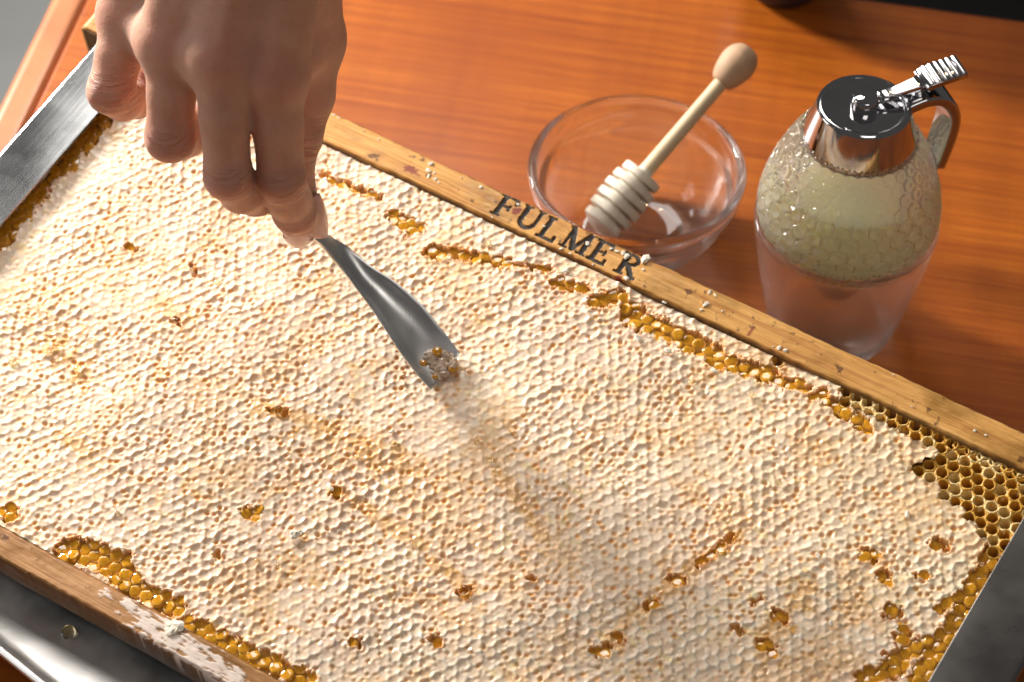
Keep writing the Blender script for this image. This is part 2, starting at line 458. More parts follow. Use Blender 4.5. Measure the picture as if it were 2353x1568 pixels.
for (fa, fb) in ((A0 + 14, B0 + 14), (A1 - 14, B0 + 14), (A1 - 14, B1 - 14), (A0 + 14, B1 - 14)):
    v, f = lathe([(0.05, -TZ), (5.0, -TZ), (5.6, -TZ + 1), (5.0, 0.3), (0.05, 0.3)], 20)
    mesh('foot', [(x + fa, y + fb, z) for x, y, z in v], f, MT['black'], tray)

# ------------------------------------------------------------------ steel stand with two rails
FM = frame_matrix()
stand = thing('comb_stand', 'stainless steel stand whose two rails hold the comb frame', 'stand', matrix=FM)
def rail(sign, xin, xout, y0, y1, mat, zt=4.6, bend=2.2):
    # channel section in local X/Z, swept along Y
    s = sign
    outer = [(xin, zt - 1.6), (xin, zt - 0.25), (xin + s * 0.25, zt)]
    for k in range(9):
        a = math.radians(90 - 90 * k / 8)
        outer.append((xout - s * bend + s * bend * math.cos(a), zt - bend + bend * math.sin(a)))
    outer += [(xout, -14.0)]
    inner = [(xout - s * 1.3, -14.0), (xout - s * 1.3, zt - bend)]
    for k in range(5):
        a = math.radians(90 * k / 4); r = bend - 1.3
        inner.append((xout - s * bend + s * r * math.cos(a), zt - bend + r * math.sin(a)))
    inner += [(xin + s * 0.2, zt - 1.6)]
    secp = outer + inner
    path = [((0, y, 0), (1, 0, 0), (0, 0, 1)) for y in (y0, y1)]
    v, f = sweep(path, [secp, secp])
    if s < 0: f = [tuple(reversed(q)) for q in f]
    o = mesh('side_rail', v, f, mat, stand, True)
    o.data.set_sharp_from_angle(angle=math.radians(25))
    return o
rl = rail(-1, -175.5, -196.2, -166, 37.0, MT['rail'])
rr = rail(1, 173.6, 196.0, -166, 21.5, MT['rail2'])
# side panels stand on the table: follow the rails, end at z = 0 of the world
def panel(x, th):
    pts = []
    for y in (-160, 35):
        for (dx) in (0, th):
            top = np.array([x + dx, y, -13.0]); w = f2w(top)
            bot = FR.T @ (np.array([w[0], w[1], 1.7]) - ORG)
            pts += [top, bot]
    f = [(0, 4, 5, 1), (2, 3, 7, 6), (0, 1, 3, 2), (4, 6, 7, 5), (0, 2, 6, 4), (1, 5, 7, 3)]
    return mesh('side_panel', pts, f, MT['rail'], stand, False)
panel(-196.0, 1.2); panel(194.6, 1.2)
# cross bar joining the two panels under the comb
v, f = box(-194.6, 194.4, 0, 20, -26, -24.5); mesh('cross_bar', v, f, MT['rail'], stand, False)

# ------------------------------------------------------------------ honey frame: wooden bars
hf = thing('framed_honeycomb', 'wooden beehive frame filled with capped white honeycomb', 'honey frame', matrix=FM)
P = 4.15                                   # cell pitch (mm)

def seg(px, py, x0, y0, x1, y1):
    dx, dy = x1 - x0, y1 - y0; t = np.clip(((px - x0) * dx + (py - y0) * dy) / (dx * dx + dy * dy + 1e-9), 0, 1)
    return np.hypot(px - x0 - t * dx, py - y0 - t * dy)
def rc(px, py, x0, x1, y0, y1):
    return (px >= x0) & (px <= x1) & (py >= y0) & (py <= y1)
def glyph(ch, x, y):
    """x, y in letter heights; returns a boolean mask."""
    s = 0.19
    st = lambda a: rc(x, y, a, a + s, 0, 1)
    sf = lambda a, yy: rc(x, y, a - 0.09, a + s + 0.09, yy, yy + 0.09)
    if ch == 'F':
        return st(.1) | sf(.1, 0) | rc(x, y, 0, .72, .88, 1) | rc(x, y, .62, .74, .70, 1) | rc(x, y, .2, .56, .45, .56) | rc(x, y, .48, .57, .38, .63)
    if ch == 'L':
        return st(.1) | sf(.1, .91) | rc(x, y, 0, .70, 0, .12) | rc(x, y, .61, .73, 0, .30)
    if ch == 'E':
        return st(.1) | rc(x, y, 0, .68, .88, 1) | rc(x, y, 0, .72, 0, .12) | rc(x, y, .2, .54, .45, .56) | rc(x, y, .58, .70, .72, 1) | rc(x, y, .62, .74, 0, .28) | rc(x, y, .47, .55, .37, .64)
    if ch == 'U':
        cxx, cyy = .41, .34; r = np.hypot((x - cxx) / 1.0, y - cyy)
        ring = (r < .36) & (r > .185) & (y < cyy)
        return rc(x, y, .05, .24, cyy, 1) | rc(x, y, .63, .77, cyy, 1) | ring | rc(x, y, -.03, .32, .91, 1) | rc(x, y, .54, .86, .91, 1)
    if ch == 'M':
        d1 = seg(x, y, .14, .95, .48, .10) < .10; d2 = seg(x, y, .82, .95, .48, .10) < .075
        return rc(x, y, .08, .19, 0, 1) | rc(x, y, .76, .95, 0, 1) | d1 | d2 | rc(x, y, -.02, .30, 0, .09) | rc(x, y, .66, 1.05, 0, .09) | rc(x, y, -.02, .24, .91, 1) | rc(x, y, .76, 1.05, .91, 1)
    if ch == 'R':
        r = np.hypot((x - .36) / 1.25, (y - .72)); bowl = (r < .28) & (r > .15) & (x > .30)
        leg = seg(x, y, .38, .46, .70, .04) < .10
        return st(.1) | sf(.1, 0) | rc(x, y, 0, .38, .89, 1) | rc(x, y, .2, .38, .44, .55) | bowl | leg | rc(x, y, .58, .86, 0, .09)
LETTERS = [('F', 1162, 475), ('U', 1217, 501), ('L', 1266, 527), ('M', 1328, 553), ('E', 1382, 579), ('R', 1445, 608)]
LH = 9.5
def bar(name, xs, ys, zt, zb, mat, parent, seed, letters=False):
    X, Y = np.meshgrid(xs, ys, indexing='ij')
    y0, y1 = ys[0], ys[-1]; x0, x1 = xs[0], xs[-1]
    ed = np.minimum(np.minimum(Y - y0, y1 - Y), np.minimum(X - x0, x1 - X))
    ed = ed + 0.25 * perlin(X / 3, Y / 3, seed)
    Z = zt - 0.9 * (1 - smooth01(0, 1.3, ed)) ** 2 + 0.10 * fbm(X / 9, Y / 3, seed + 3) + 0.25 * perlin(X / 40, Y / 20, seed + 5)
    wob = 0.35 * fbm(X / 26, Y / 50, seed + 8)
    Y = Y + wob * (np.abs(Y - (y0 + y1) / 2) / ((y1 - y0) / 2))
    lid = np.full(X.shape, -1)
    stain = np.zeros_like(X); smear = np.zeros_like(X)
    if letters:
        for i, (ch, px, py) in enumerate(LETTERS):
            p = fr(px, py, zt); w = {'M': 1.0, 'U': .8}.get(ch, .75)
            nx = (X - p[0]) / LH + w / 2 + 0.02 * perlin(X / 0.9, Y / 0.9, 40 + i); ny = (Y - (p[1])) / LH + 0.5 + 0.02 * perlin(X / 0.9, Y / 0.9, 60 + i)
            g = glyph(ch, nx, ny); lid[g] = i
        Z = Z - 0.45 * (lid >= 0)
        for (px, py, rx, ry) in ((945, 391, 3.2, 1.7), (1188, 485, 1.8, 1.5), (1420, 640, 1.6, 1.4), (1725, 760, 0.7, 2.6)):
            p = fr(px, py, zt); d = np.hypot((X - p[0]) / rx, (Y - p[1]) / ry) + 0.45 * perlin(X / 1.3, Y / 1.3, 5)
            stain = np.maximum(stain, 0.9 * (1 - smooth01(0.7, 1.05, d)))
    else:
        for (px, py, r) in ((300, 1395, 5), (350, 1440, 9), (395, 1470, 10), (440, 1500, 9), (330, 1415, 5), (480, 1530, 10), (520, 1545, 8), (250, 1365, 3)):
            p = fr(px, py, zt); d = np.hypot((X - p[0]) / r, (Y - p[1]) / (r * 0.55))
            n = fbm(X / 5, Y / 1.1, 77, 4)
            smear = np.maximum(smear, smooth01(0.02, 0.22, (1 - d) * 0.9 + n * 0.75 - 0.15))
        Z = Z + 0.22 * smear
    edge = smooth01(0.7, 0.0, ed + 0.25 * perlin(X / 6, Y / 6, seed + 9)) * 0.8
    if letters:
        sc_ = (lid >= 0).astype(float)
        for _ in range(6):
            pz = np.pad(sc_, 1, mode='edge'); sc_ = (pz[:-2, 1:-1] + pz[2:, 1:-1] + pz[1:-1, :-2] + pz[1:-1, 2:] + sc_) / 5
        edge = np.maximum(edge, np.clip(sc_ * (0.9 + 0.8 * perlin(X / 2, Y / 2, 91)), 0, 0.8))
    nx_, ny_ = X.shape
    idx = np.arange(nx_ * ny_).reshape(nx_, ny_)
    q = np.stack([idx[:-1, :-1], idx[1:, :-1], idx[1:, 1:], idx[:-1, 1:]], -1).reshape(-1, 4)
    fl = np.max(np.stack([lid[:-1, :-1], lid[1:, :-1], lid[1:, 1:], lid[:-1, 1:]], -1).reshape(-1, 4), 1)
    flmin = np.min(np.stack([lid[:-1, :-1], lid[1:, :-1], lid[1:, 1:], lid[:-1, 1:]], -1).reshape(-1, 4), 1)
    V = np.stack([X, Y, Z], -1).reshape(-1, 3)
    loop = np.concatenate([idx[:, 0], idx[-1, 1:], idx[-2::-1, -1], idx[0, -2:0:-1]])
    Vb = V[loop].copy(); Vb[:, 2] = zb
    nb = len(V); L = len(loop); k = np.arange(L); k2 = (k + 1) % L
    side = np.stack([loop[k], nb + k, nb + k2, loop[k2]], -1)
    body = q[flmin < 0]
    allv = np.concatenate([V, Vb]); faces = np.concatenate([body, side])
    o = mesh(name, allv, faces, mat, parent, True)
    pad = lambda a, v=0.0: np.concatenate([a.ravel(), np.full(L, v)])
    vattr(o, 'edge', pad(edge, 0.65)); vattr(o, 'stain', pad(stain)); vattr(o, 'smear', pad(smear))
    if letters:
        for i, (ch, _, _) in enumerate(LETTERS):
            qq = q[flmin == i]; u, inv = np.unique(qq, return_inverse=True)
            lo = mesh('brand_letter', V[u], inv.reshape(-1, 4), MT['char'], o, True)
            lo['label'] = 'charred letter %s branded into the wood' % ch
    return o
xs = np.concatenate([np.arange(-207, -37, 0.9), np.arange(-37, 27, 0.17), np.arange(27, 201, 0.9)])
bar('top_bar', xs, np.linspace(37.3, 49.7, 74), 1.6, -22.0, MT['bar'], hf, 11, True)
bar('bottom_bar', np.arange(-178, 178, 0.45), np.linspace(-149.8, -140.0, 30), 1.4, -11.0, MT['bar2'], hf, 31)
for (a, b) in ((-190.0, -178.6), (178.6, 190.0)):
    v, f = box(a, b, -149, 37.0, -11, 2.5); o = mesh('end_bar', v, f, MT['bar2'], hf, False); bevel(o, 0.8, 2)

# ------------------------------------------------------------------ comb
CX0, CX1, CY0, CY1 = -178.4, 178.4, -139.9, 37.2
STEP = 0.305
gx = np.arange(CX0, CX1, STEP); gy = np.arange(CY0, CY1, STEP)
X, Y = np.meshgrid(gx, gy, indexing='ij')
rowh = P * math.sqrt(3) / 2
def centre(ci, ri):
    jx = (_hash(ci, ri, 1) - .5) * 0.20 * P; jy = (_hash(ci, ri, 2) - .5) * 0.20 * P
    return (ci + 0.5 * (ri % 2)) * P + jx, ri * rowh + jy
WX = X + 0.40 * perlin(X / 7, Y / 7, 3) + 1.6 * perlin(X / 45, Y / 45, 4)
WY = Y + 0.40 * perlin(X / 7, Y / 7, 5) + 1.6 * perlin(X / 45, Y / 45, 6)
r0 = np.round(WY / rowh).astype(np.int64)
D = []; ID = []
for dr in (-1, 0, 1):
    ri = r0 + dr
    c0 = np.round(WX / P - 0.5 * (ri % 2)).astype(np.int64)
    for dc in (-1, 0, 1):
        ci = c0 + dc
        cx_, cy_ = centre(ci, ri)
        D.append(np.hypot(WX - cx_, WY - cy_)); ID.append((ri + 500) * 2000 + (ci + 500))
D = np.stack(D, -1); ID = np.stack(ID, -1)
order = np.argpartition(D, 3, axis=-1)[..., :3]
d3 = np.take_along_axis(D, order, -1); i3 = np.take_along_axis(ID, order, -1)
o2 = np.argsort(d3, -1); d3 = np.take_along_axis(d3, o2, -1); i3 = np.take_along_axis(i3, o2, -1)
F1, F2, F3 = d3[..., 0], d3[..., 1], d3[..., 2]
CID = i3[..., 0]
del D, ID, order
e = (F2 - F1) * 0.5 + 0.13 * perlin(X / 1.7, Y / 1.7, 9)
vtx = (F3 - F1) * 0.5 + 0.2 * perlin(X / 1.5, Y / 1.5, 10)
pair = _hash(np.minimum(i3[..., 0], i3[..., 1]), np.maximum(i3[..., 0], i3[..., 1]), 21)
tri = _hash(i3.min(-1), i3.sum(-1), 22)
cellh = _hash(CID, CID * 0 + 3, 23)
e = np.abs(e)
ridge = np.exp(-(e / (0.36 + 0.20 * pair)) ** 2) * (0.35 + 0.75 * pair)
patch = 0.52 + 0.48 * smooth01(-0.25, 0.15, perlin(X / 13, Y / 13, 71) + 0.4 * perlin(X / 5, Y / 5, 72))
pit = np.exp(-(np.maximum(vtx, 0) / 0.64) ** 2) * smooth01(0.30, 0.62, tri) * patch
pitrim = np.exp(-((np.maximum(vtx, 0) - 0.95) / 0.36) ** 2) * smooth01(0.26, 0.52, tri)
wr = 1 - np.abs(perlin(X / 3.1, Y / 3.1, 12)) * 2.2
wr = np.clip(wr, 0, 1) ** 2
wr2 = np.clip(1 - np.abs(perlin(X / 1.6 + 9, Y / 1.6, 13)) * 2.4, 0, 1) ** 2
an = (_hash(CID, CID * 0 + 5, 24)) * 2 * np.pi
dome = (1 - np.clip(F1 / (0.55 * P), 0, 1) ** 2)
amp = 0.60 + 0.32 * fbm(X / 28, Y / 28, 14, 2)
# flatter, wet band beside the left rail and scraped patch in front of the spatula
flat = smooth01(-150, -172, X + 5 * perlin(X / 12, Y / 12, 15)) * 0.75
scr = fr(1100, 940)
dsc = np.hypot((X - scr[0]) / 13, (Y - scr[1]) / 17)
flat = np.maximum(flat, 0.50 * (1 - smooth01(0.4, 1.1, dsc + 0.35 * perlin(X / 6, Y / 6, 16))))
amp = amp * (1 - flat)
H = amp * (0.80 * ridge * (1 - 0.8 * pit) - 1.25 * pit + 0.25 * pitrim + 0.16 * wr + 0.05 * wr2 - 0.42 * dome * (0.1 + cellh) + 0.25 * (cellh - 0.5))
H = H + amp * 0.28 * (np.cos(an) * (WX - 0) * 0 + np.sin(an + WX * 0.55) * np.cos(an * 1.7 + WY * 0.55))
H = H + 0.55 * perlin(X / 22, Y / 22, 18) + 0.7 * perlin(X / 60, Y / 60, 19) + 0.03 * fbm(X / 1.2, Y / 1.2, 20, 2)
for _ in range(2):
    Hp = np.pad(H, 1, mode='edge'); H = (Hp[:-2, 1:-1] + Hp[2:, 1:-1] + Hp[1:-1, :-2] + Hp[1:-1, 2:] + 2 * H) / 6.0
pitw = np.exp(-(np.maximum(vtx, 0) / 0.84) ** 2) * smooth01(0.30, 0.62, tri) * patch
thin = np.clip(pitw * (1 - flat) * (0.45 + 0.55 * _hash(i3.min(-1), i3.sum(-1), 31)) * 1.15 + 0.12 * dome * cellh ** 2, 0, 1)  # honey tint of thin wax, with warm pit shade put into the colour
yellow = smooth01(0.30, 0.55, fbm(X / 4, Y / 4, 33, 2)) * smooth01(0.1, 0.5, perlin(X / 30, Y / 30, 34) + 0.15) * 0.55
yellow = np.maximum(yellow, 0.30 * smooth01(20, 150, X) * smooth01(-60, 30, Y))
wet = smooth01(0.05, 0.35, perlin(X / 16, Y / 16, 35) + 0.55 * perlin(X / 5, Y / 5, 36)) * 0.6
wet = np.maximum(wet, flat * 0.55); wet = np.maximum(wet, 0.8 * smooth01(-90, -135, Y + 18 * perlin(X / 15, Y / 15, 37)) * smooth01(0.0, 0.3, perlin(X / 7, Y / 7, 38)))
# honey soaked into the wax: loose amber patches
soak = smooth01(0.16, 0.46, perlin(X / 26, Y / 26, 51) + 0.55 * perlin(X / 9, Y / 9, 52) + 0.3 * perlin(X / 3.5, Y / 3.5, 53)) * 0.42
for (pa, pb, r) in (((120, 790), (200, 870), 7), ((370, 700), (430, 740), 6), ((600, 930), (900, 1050), 7), ((860, 1060), (960, 1080), 5), ((140, 1000), (190, 1040), 5), ((780, 1130), (960, 1250), 4), ((1000, 1290), (1080, 1360), 4), ((1150, 1090), (1250, 1230), 4), ((1540, 1340), (1700, 1230), 4), ((1750, 1500), (1850, 1350), 6), ((1400, 1480), (1600, 1290), 4)):
    A_ = fr(*pa); B_ = fr(*pb)
    soak = np.maximum(soak, 0.80 * smooth01(1.0, 0.2, seg(X, Y, A_[0], A_[1], B_[0], B_[1]) / r + 0.7 * perlin(X / 5, Y / 5, 54) + 0.3 * perlin(X / 2, Y / 2, 55)))
wet = np.maximum(wet, soak * 0.8)
# --- torn and open places (view lines on the comb, radius in mm)
TEAR = [((745, 402), (790, 425), 1.3), ((790, 425), (872, 455), 1.5), ((905, 498), (960, 522), 2.6), ((915, 505), (945, 525), 2.8), ((990, 575), (1010, 583), 2.8), ((1010, 575), (1100, 592), 2.0), ((1100, 592), (1165, 606), 2.0), ((1165, 606), (1262, 618), 1.0),
        ((1278, 650), (1342, 666), 2.0), ((1368, 695), (1420, 680), 2.8), ((1440, 705), (1470, 720), 2.6), ((1450, 728), (1510, 752), 3.9), ((1505, 748), (1560, 770), 3.4), ((1580, 795), (1645, 805), 2.6), ((1590, 775), (1620, 790), 2.6), ((1640, 825), (1700, 838), 3.0), ((1695, 838), (1770, 862), 2.9), ((1790, 875), (1850, 890), 2.0), ((1868, 912), (1895, 905), 1.8), ((1910, 925), (1960, 962), 2.4),
        ((1960, 962), (1990, 985), 2.2), ((160, 1262), (275, 1296), 4.6), ((255, 1288), (300, 1340), 4.2), ((305, 1352), (400, 1393), 3.6), ((430, 1432), (500, 1468), 3.3), ((500, 1468), (610, 1520), 3.4), ((610, 1520), (705, 1565), 3.0),
        ((1990, 1276), (2004, 1280), 2.4), ((2150, 1248), (2160, 1252), 2.3), ((2028, 1322), (2034, 1328), 2.2), ((2112, 1325), (2128, 1325), 1.2), ((1785, 1412), (1795, 1420), 1.8), ((1755, 1480), (1775, 1500), 2.2), ((1548, 1335), (1560, 1332), 1.9), ((1600, 1300), (1680, 1232), 1.0), ((1495, 1392), (1506, 1388), 1.7), ((1372, 1498), (1390, 1496), 2.2), ((998, 1468), (1004, 1474), 1.9), ((817, 1478), (823, 1480), 1.7), ((568, 1172), (582, 1178), 2.3), ((765, 1128), (774, 1134), 1.8), ((20, 1176), (24, 1182), 2.9), ((498, 1272), (502, 1272), 1.1), ((288, 568), (312, 578), 1.0), ((405, 738), (410, 742), 1.0), ((630, 944), (650, 948), 1.5), ((2065, 1462), (2085, 1452), 2.0), ((2040, 1400), (2060, 1408), 2.0), ((2050, 1515), (2100, 1490), 3.0), ((2100, 1490), (2130, 1480), 2.8), ((1985, 1560), (2060, 1535), 2.8), ((2120, 1560), (2160, 1500), 4.2), ((1730, 1380), (1750, 1376), 1.0), ((1690, 1440), (1705, 1450), 1.0),
        ((2290, 1265), (2240, 1360), 3.6), ((2255, 1330), (2150, 1530), 3.9), ((1410, 1462), (1425, 1470), 1.2), ((1220, 1330), (1226, 1334), 0.8), ((1055, 1360), (1075, 1358), 1.4), ((2160, 1400), (2190, 1380), 1.8), ((845, 620), (850, 624), .9), ((440, 612), (450, 620), 1.0)]
EMPTY = [((2095, 985), (2340, 1098), 3.4), ((2170, 1062), (2340, 1130), 4.0), ((2130, 1085), (2200, 1112), 2.6), ((2235, 1150), (2340, 1180), 5.0), ((2190, 1140), (2230, 1155), 2.6), ((2265, 1200), (2300, 1240), 4.6), ((1940, 908), (1945, 910), 2.3), ((1985, 929), (2000, 935), 2.4), ((2030, 950), (2100, 985), 2.6), ((1783, 834), (1784, 835), 2.2)]
def tdist(lst, sc=1.0):
    d = np.full(X.shape, 9.0)
    for (a, b, r) in lst:
        A = fr(*a); B = fr(*b)
        m = (X > min(A[0], B[0]) - 8) & (X < max(A[0], B[0]) + 8) & (Y > min(A[1], B[1]) - 8) & (Y < max(A[1], B[1]) + 8)
        if m.any(): d[m] = np.minimum(d[m], seg(X[m], Y[m], A[0], A[1], B[0], B[1]) - r)
    return d
rag = 1.15 * perlin(X / 3.2, Y / 3.2, 41) + 0.6 * perlin(X / 1.3, Y / 1.3, 42) + 0.3 * perlin(X / 0.7, Y / 0.7, 43)
th = tdist(TEAR)
th = np.minimum(th, X + 171.8 + 3.0 * perlin(X / 9, Y / 9, 44))          # strip beside the left rail
te = tdist(EMPTY)
# tears follow the cell walls: an opening is a bit more likely inside a cell than on its wall
th = th + rag + 0.9 * (np.exp(-(e / 0.5) ** 2) - 0.45) * (th > -1.6)
te = te + 0.5 * rag
openh = th < 0
opene = te < 0
cells_open = {}
rim = np.exp(-(np.minimum(np.abs(th), np.abs(te)) / 0.7) ** 2) * ((th >= 0) & (te >= 0))
H = H + 0.35 * rim
Hc = H.copy()
H = np.where(openh, -2.4, H)
honeymask = np.maximum(openh.astype(float), 0.8 * smooth01(0.34, 0.55, perlin(X / 1.7, Y / 1.7, 81) + 0.5 * perlin(X / 6, Y / 6, 82)) * smooth01(0.25, 0.6, soak))
# --- lattice lookup of cell centres in unwarped space: mean position of the vertices of each cell
uid, inv = np.unique(CID, return_inverse=True); inv = inv.reshape(CID.shape)
cnt = np.bincount(inv.ravel())
mx = np.bincount(inv.ravel(), X.ravel()) / cnt; my = np.bincount(inv.ravel(), Y.ravel()) / cnt
nh = np.bincount(inv.ravel(), openh.ravel().astype(float)); ne = np.bincount(inv.ravel(), opene.ravel().astype(float))
mh = np.bincount(inv.ravel(), np.where(openh | opene, 0, Hc).ravel()) / np.maximum(cnt - nh - ne, 1)
is_empty = (ne / cnt > 0.30)
is_honey = (nh / cnt > 0.10) & ~is_empty
del_cell = is_empty[inv]
# --- mesh
V = np.stack([X, Y, H], -1).reshape(-1, 3)
nx_, ny_ = X.shape
idx = np.arange(nx_ * ny_).reshape(nx_, ny_)
Q = np.stack([idx[:-1, :-1], idx[1:, :-1], idx[1:, 1:], idx[:-1, 1:]], -1).reshape(-1, 4)
qc = inv[:-1, :-1].ravel(); qdel = del_cell[:-1, :-1].ravel() & del_cell[1:, 1:].ravel()
gxn = np.gradient(H, STEP, axis=0); gyn = np.gradient(H, STEP, axis=1)
Nn = np.stack([-gxn, -gyn, np.ones_like(H)], -1); Nn /= np.linalg.norm(Nn, axis=-1, keepdims=True); Nn = Nn.reshape(-1, 3)
wpos = ORG + np.stack([mx, my, mx * 0], -1) @ FR.T
cc = (wpos - CAM) @ RC.T
pxx = CX + FPX * cc[:, 0] / -cc[:, 2]; pyy = CY - FPX * cc[:, 1] / -cc[:, 2]
inview = (pxx > 20) & (pxx < 2333) & (pyy > 20) & (pyy < 1548)
full = cnt > 0.8 * np.median(cnt)
cand = np.where(inview & full & ~is_empty & (nh / cnt < 0.4))[0]
near = cand[np.argsort(-cc[cand, 2])][:300]
sel = np.full(len(uid), -1); sel[near] = np.arange(len(near))
qs = sel[qc]; qs[qdel] = -2
wet = np.maximum(wet, honeymask)
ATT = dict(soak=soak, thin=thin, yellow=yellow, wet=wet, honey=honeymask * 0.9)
def cap_object(name, faces):
    u, iv = np.unique(faces, return_inverse=True)
    o = mesh(name, V[u], iv.reshape(-1, 4), MT['wax'], hf, True, Nn[u])
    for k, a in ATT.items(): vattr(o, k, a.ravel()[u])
    return o
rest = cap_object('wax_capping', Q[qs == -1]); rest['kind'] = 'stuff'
od = np.argsort(qs, kind='stable'); sq = qs[od]
starts = np.searchsorted(sq, np.arange(len(near))); ends = np.searchsorted(sq, np.arange(len(near)), side='right')
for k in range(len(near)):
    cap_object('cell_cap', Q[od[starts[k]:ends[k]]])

# open cells
def cell_mesh(kind, var):
    rng = random.Random(var); n = 18; vs = []; fs = []
    R0 = P / math.sqrt(3) * 1.10
    def hexr(a, R):
        a = (a - math.pi / 6) % (math.pi / 3) - math.pi / 6
        return R * math.cos(math.pi / 6) / math.cos(a)
    ri = [0.425 * P * (1 + rng.uniform(-.06, .06)) for _ in range(n)]
    wz = [rng.uniform(-0.35, 0.25) for _ in range(n)]
    rings = [(lambda k, a: (hexr(a, R0), -2.5)), (lambda k, a: (hexr(a, R0) * 0.985, -0.15 + wz[k])), (lambda k, a: (ri[k] * 1.03, 0.05 + wz[k])), (lambda k, a: (ri[k] * 0.97, -0.5)),
             (lambda k, a: (ri[k] * 0.93, -4.0)), (lambda k, a: (ri[k] * 0.80, -9.5))]
    for r in rings:
        for k in range(n):
            a = 2 * math.pi * k / n + math.pi / 6; rr, z = r(k, a); vs.append((rr * math.cos(a), rr * math.sin(a), z))
    for i in range(len(rings) - 1):
        for k in range(n): fs.append((i * n + k, i * n + (k + 1) % n, (i + 1) * n + (k + 1) % n, (i + 1) * n + k))
    vs.append((0, 0, -10.6)); b = (len(rings) - 1) * n
    for k in range(n): fs.append((b + k, b + (k + 1) % n, len(vs) - 1))
    return vs, fs
def honey_mesh(var):
    rng = random.Random(100 + var); n = 18; vs = [(0, 0, 0.10)]; fs = []
    for i, (q, z) in enumerate(((0.5, 0.09), (0.84, 0.02), (0.985, -0.14), (0.99, -1.6))):
        for k in range(n):
            a = 2 * math.pi * k / n + math.pi / 6
            ah = (a - math.pi / 6) % (math.pi / 3) - math.pi / 6
            R = P / math.sqrt(3) * math.cos(math.pi / 6) / math.cos(ah)
            R = (0.6 * R + 0.4 * P * 0.5) * q
            vs.append((R * math.cos(a), R * math.sin(a), z + rng.uniform(-.03, .03)))
    for k in range(n): fs.append((0, 1 + k, 1 + (k + 1) % n))
    for i in range(3):
        for k in range(n): fs.append((1 + i * n + k, 1 + (i + 1) * n + k, 1 + (i + 1) * n + (k + 1) % n, 1 + i * n + (k + 1) % n))
    return vs, fs
def wall_mesh(var):
    rng = random.Random(200 + var); n = 18; vs = []; fs = []
    top = [rng.uniform(-0.25, 0.15) for _ in range(n)]
    for (q, z) in ((1.03, -2.4), (1.02, -0.12), (0.985, -0.12), (0.97, -2.4)):
        for k in range(n):
            a = 2 * math.pi * k / n + math.pi / 6
            ah = (a - math.pi / 6) % (math.pi / 3) - math.pi / 6
            R = P / math.sqrt(3) * math.cos(math.pi / 6) / math.cos(ah)
            R = (0.62 * R + 0.38 * P * 0.5) * q
            vs.append((R * math.cos(a), R * math.sin(a), z + (top[k] if z > -1 else 0)))
    for i in range(3):
        for k in range(n): fs.append((i * n + k, i * n + (k + 1) % n, (i + 1) * n + (k + 1) % n, (i + 1) * n + k))
    return vs, fs
protoE = []; protoH = []; protoW = []
def keep(name, vf, mat):
    o = mesh(name, vf[0], vf[1], mat); me = o.data; bpy.data.objects.remove(o); return me
for k in range(5):
    protoE.append(keep('empty_cell', cell_mesh('e', k), MT['cell'])); protoH.append(keep('honey', honey_mesh(k), MT['honey'])); protoW.append(keep('honey_cell', wall_mesh(k), MT['cell2']))
protoE2 = []
for me in protoE:
    m2 = me.copy(); m2.materials.clear(); m2.materials.append(MT['cell2']); protoE2.append(m2)
rng = random.Random(5)
hid = np.where(is_honey)[0]
for c_ in np.where(is_empty)[0]:
    amber = rng.random() < 0.55 or my[c_] < 8
    o = bpy.data.objects.new('empty_cell', (protoE2 if amber else protoE)[rng.randrange(5)]); COL.objects.link(o); o.parent = hf
    o.location = Vector((mx[c_], my[c_], -0.2 + rng.uniform(-.5, .2))) * MM; o.rotation_euler.z = math.pi / 3 * rng.randrange(6)
order_h = hid[np.argsort(-nh[hid])]
for rank, c_ in enumerate(order_h):
    if rank >= 300: break
    z = -0.50 + rng.uniform(-.60, .25) + 0.5 * max(-1.0, min(1.0, mh[c_]))
    o = bpy.data.objects.new('honey_cell', protoW[rng.randrange(5)]); COL.objects.link(o); o.parent = hf
    o.location = Vector((mx[c_], my[c_], z - 0.05)) * MM; o.rotation_euler.z = math.pi / 3 * rng.randrange(6)
    h = bpy.data.objects.new('honey', protoH[rng.randrange(5)]); COL.objects.link(h); h.parent = o
    h.location = (0, 0, (rng.uniform(-.25, .05)) * MM); h.rotation_euler = (rng.uniform(-.2, .2), rng.uniform(-.2, .2), 0)
v, f = box(CX0, CX1, CY0, CY1, -14, -10.8); mesh('comb_midrib', v, f, MT['cell2'], hf, False)
del V, Q, H, Hc, Nn, X, Y

# ------------------------------------------------------------------ spatula
st = [((1057, 812), (990, 895), 2.6, 1.9), ((1034, 780), (967, 870), 3.8, 2.6), ((1010, 750), (945, 842), 5.2, 3.6), ((975, 705), (918, 806), 8.0, 4.6), ((935, 668), (888, 760), 11.0, 5.0), ((895, 637), (858, 714), 14.0, 4.6), ((855, 612), (832, 678), 17.0, 3.6),
      ((822, 585), (808, 645), 20.0, 2.4), ((795, 563), (787, 616), 23.0, 1.5), ((774, 551), (767, 591), 26.0, 0.9), ((757, 541), (745, 566), 29.0, 0.6), ((738, 529), (722, 548), 32.0, 0.5), ((706, 503), (690, 522), 37.0, 0.5), ((650, 455), (634, 474), 45.0, 0.5), ((575, 392), (559, 411), 56.0, 0.5)]
Lp = smooth_profile([f2w(fr(*s[1], s[2] + s[3] * 0.35)) for s in st], 4); Rp = smooth_profile([f2w(fr(*s[0], s[2] + s[3] * 0.35)) for s in st], 4)
sg = [q[0] for q in smooth_profile([(s[3], 0) for s in st], 4)]
nS = len(Lp); K = 17
top = []
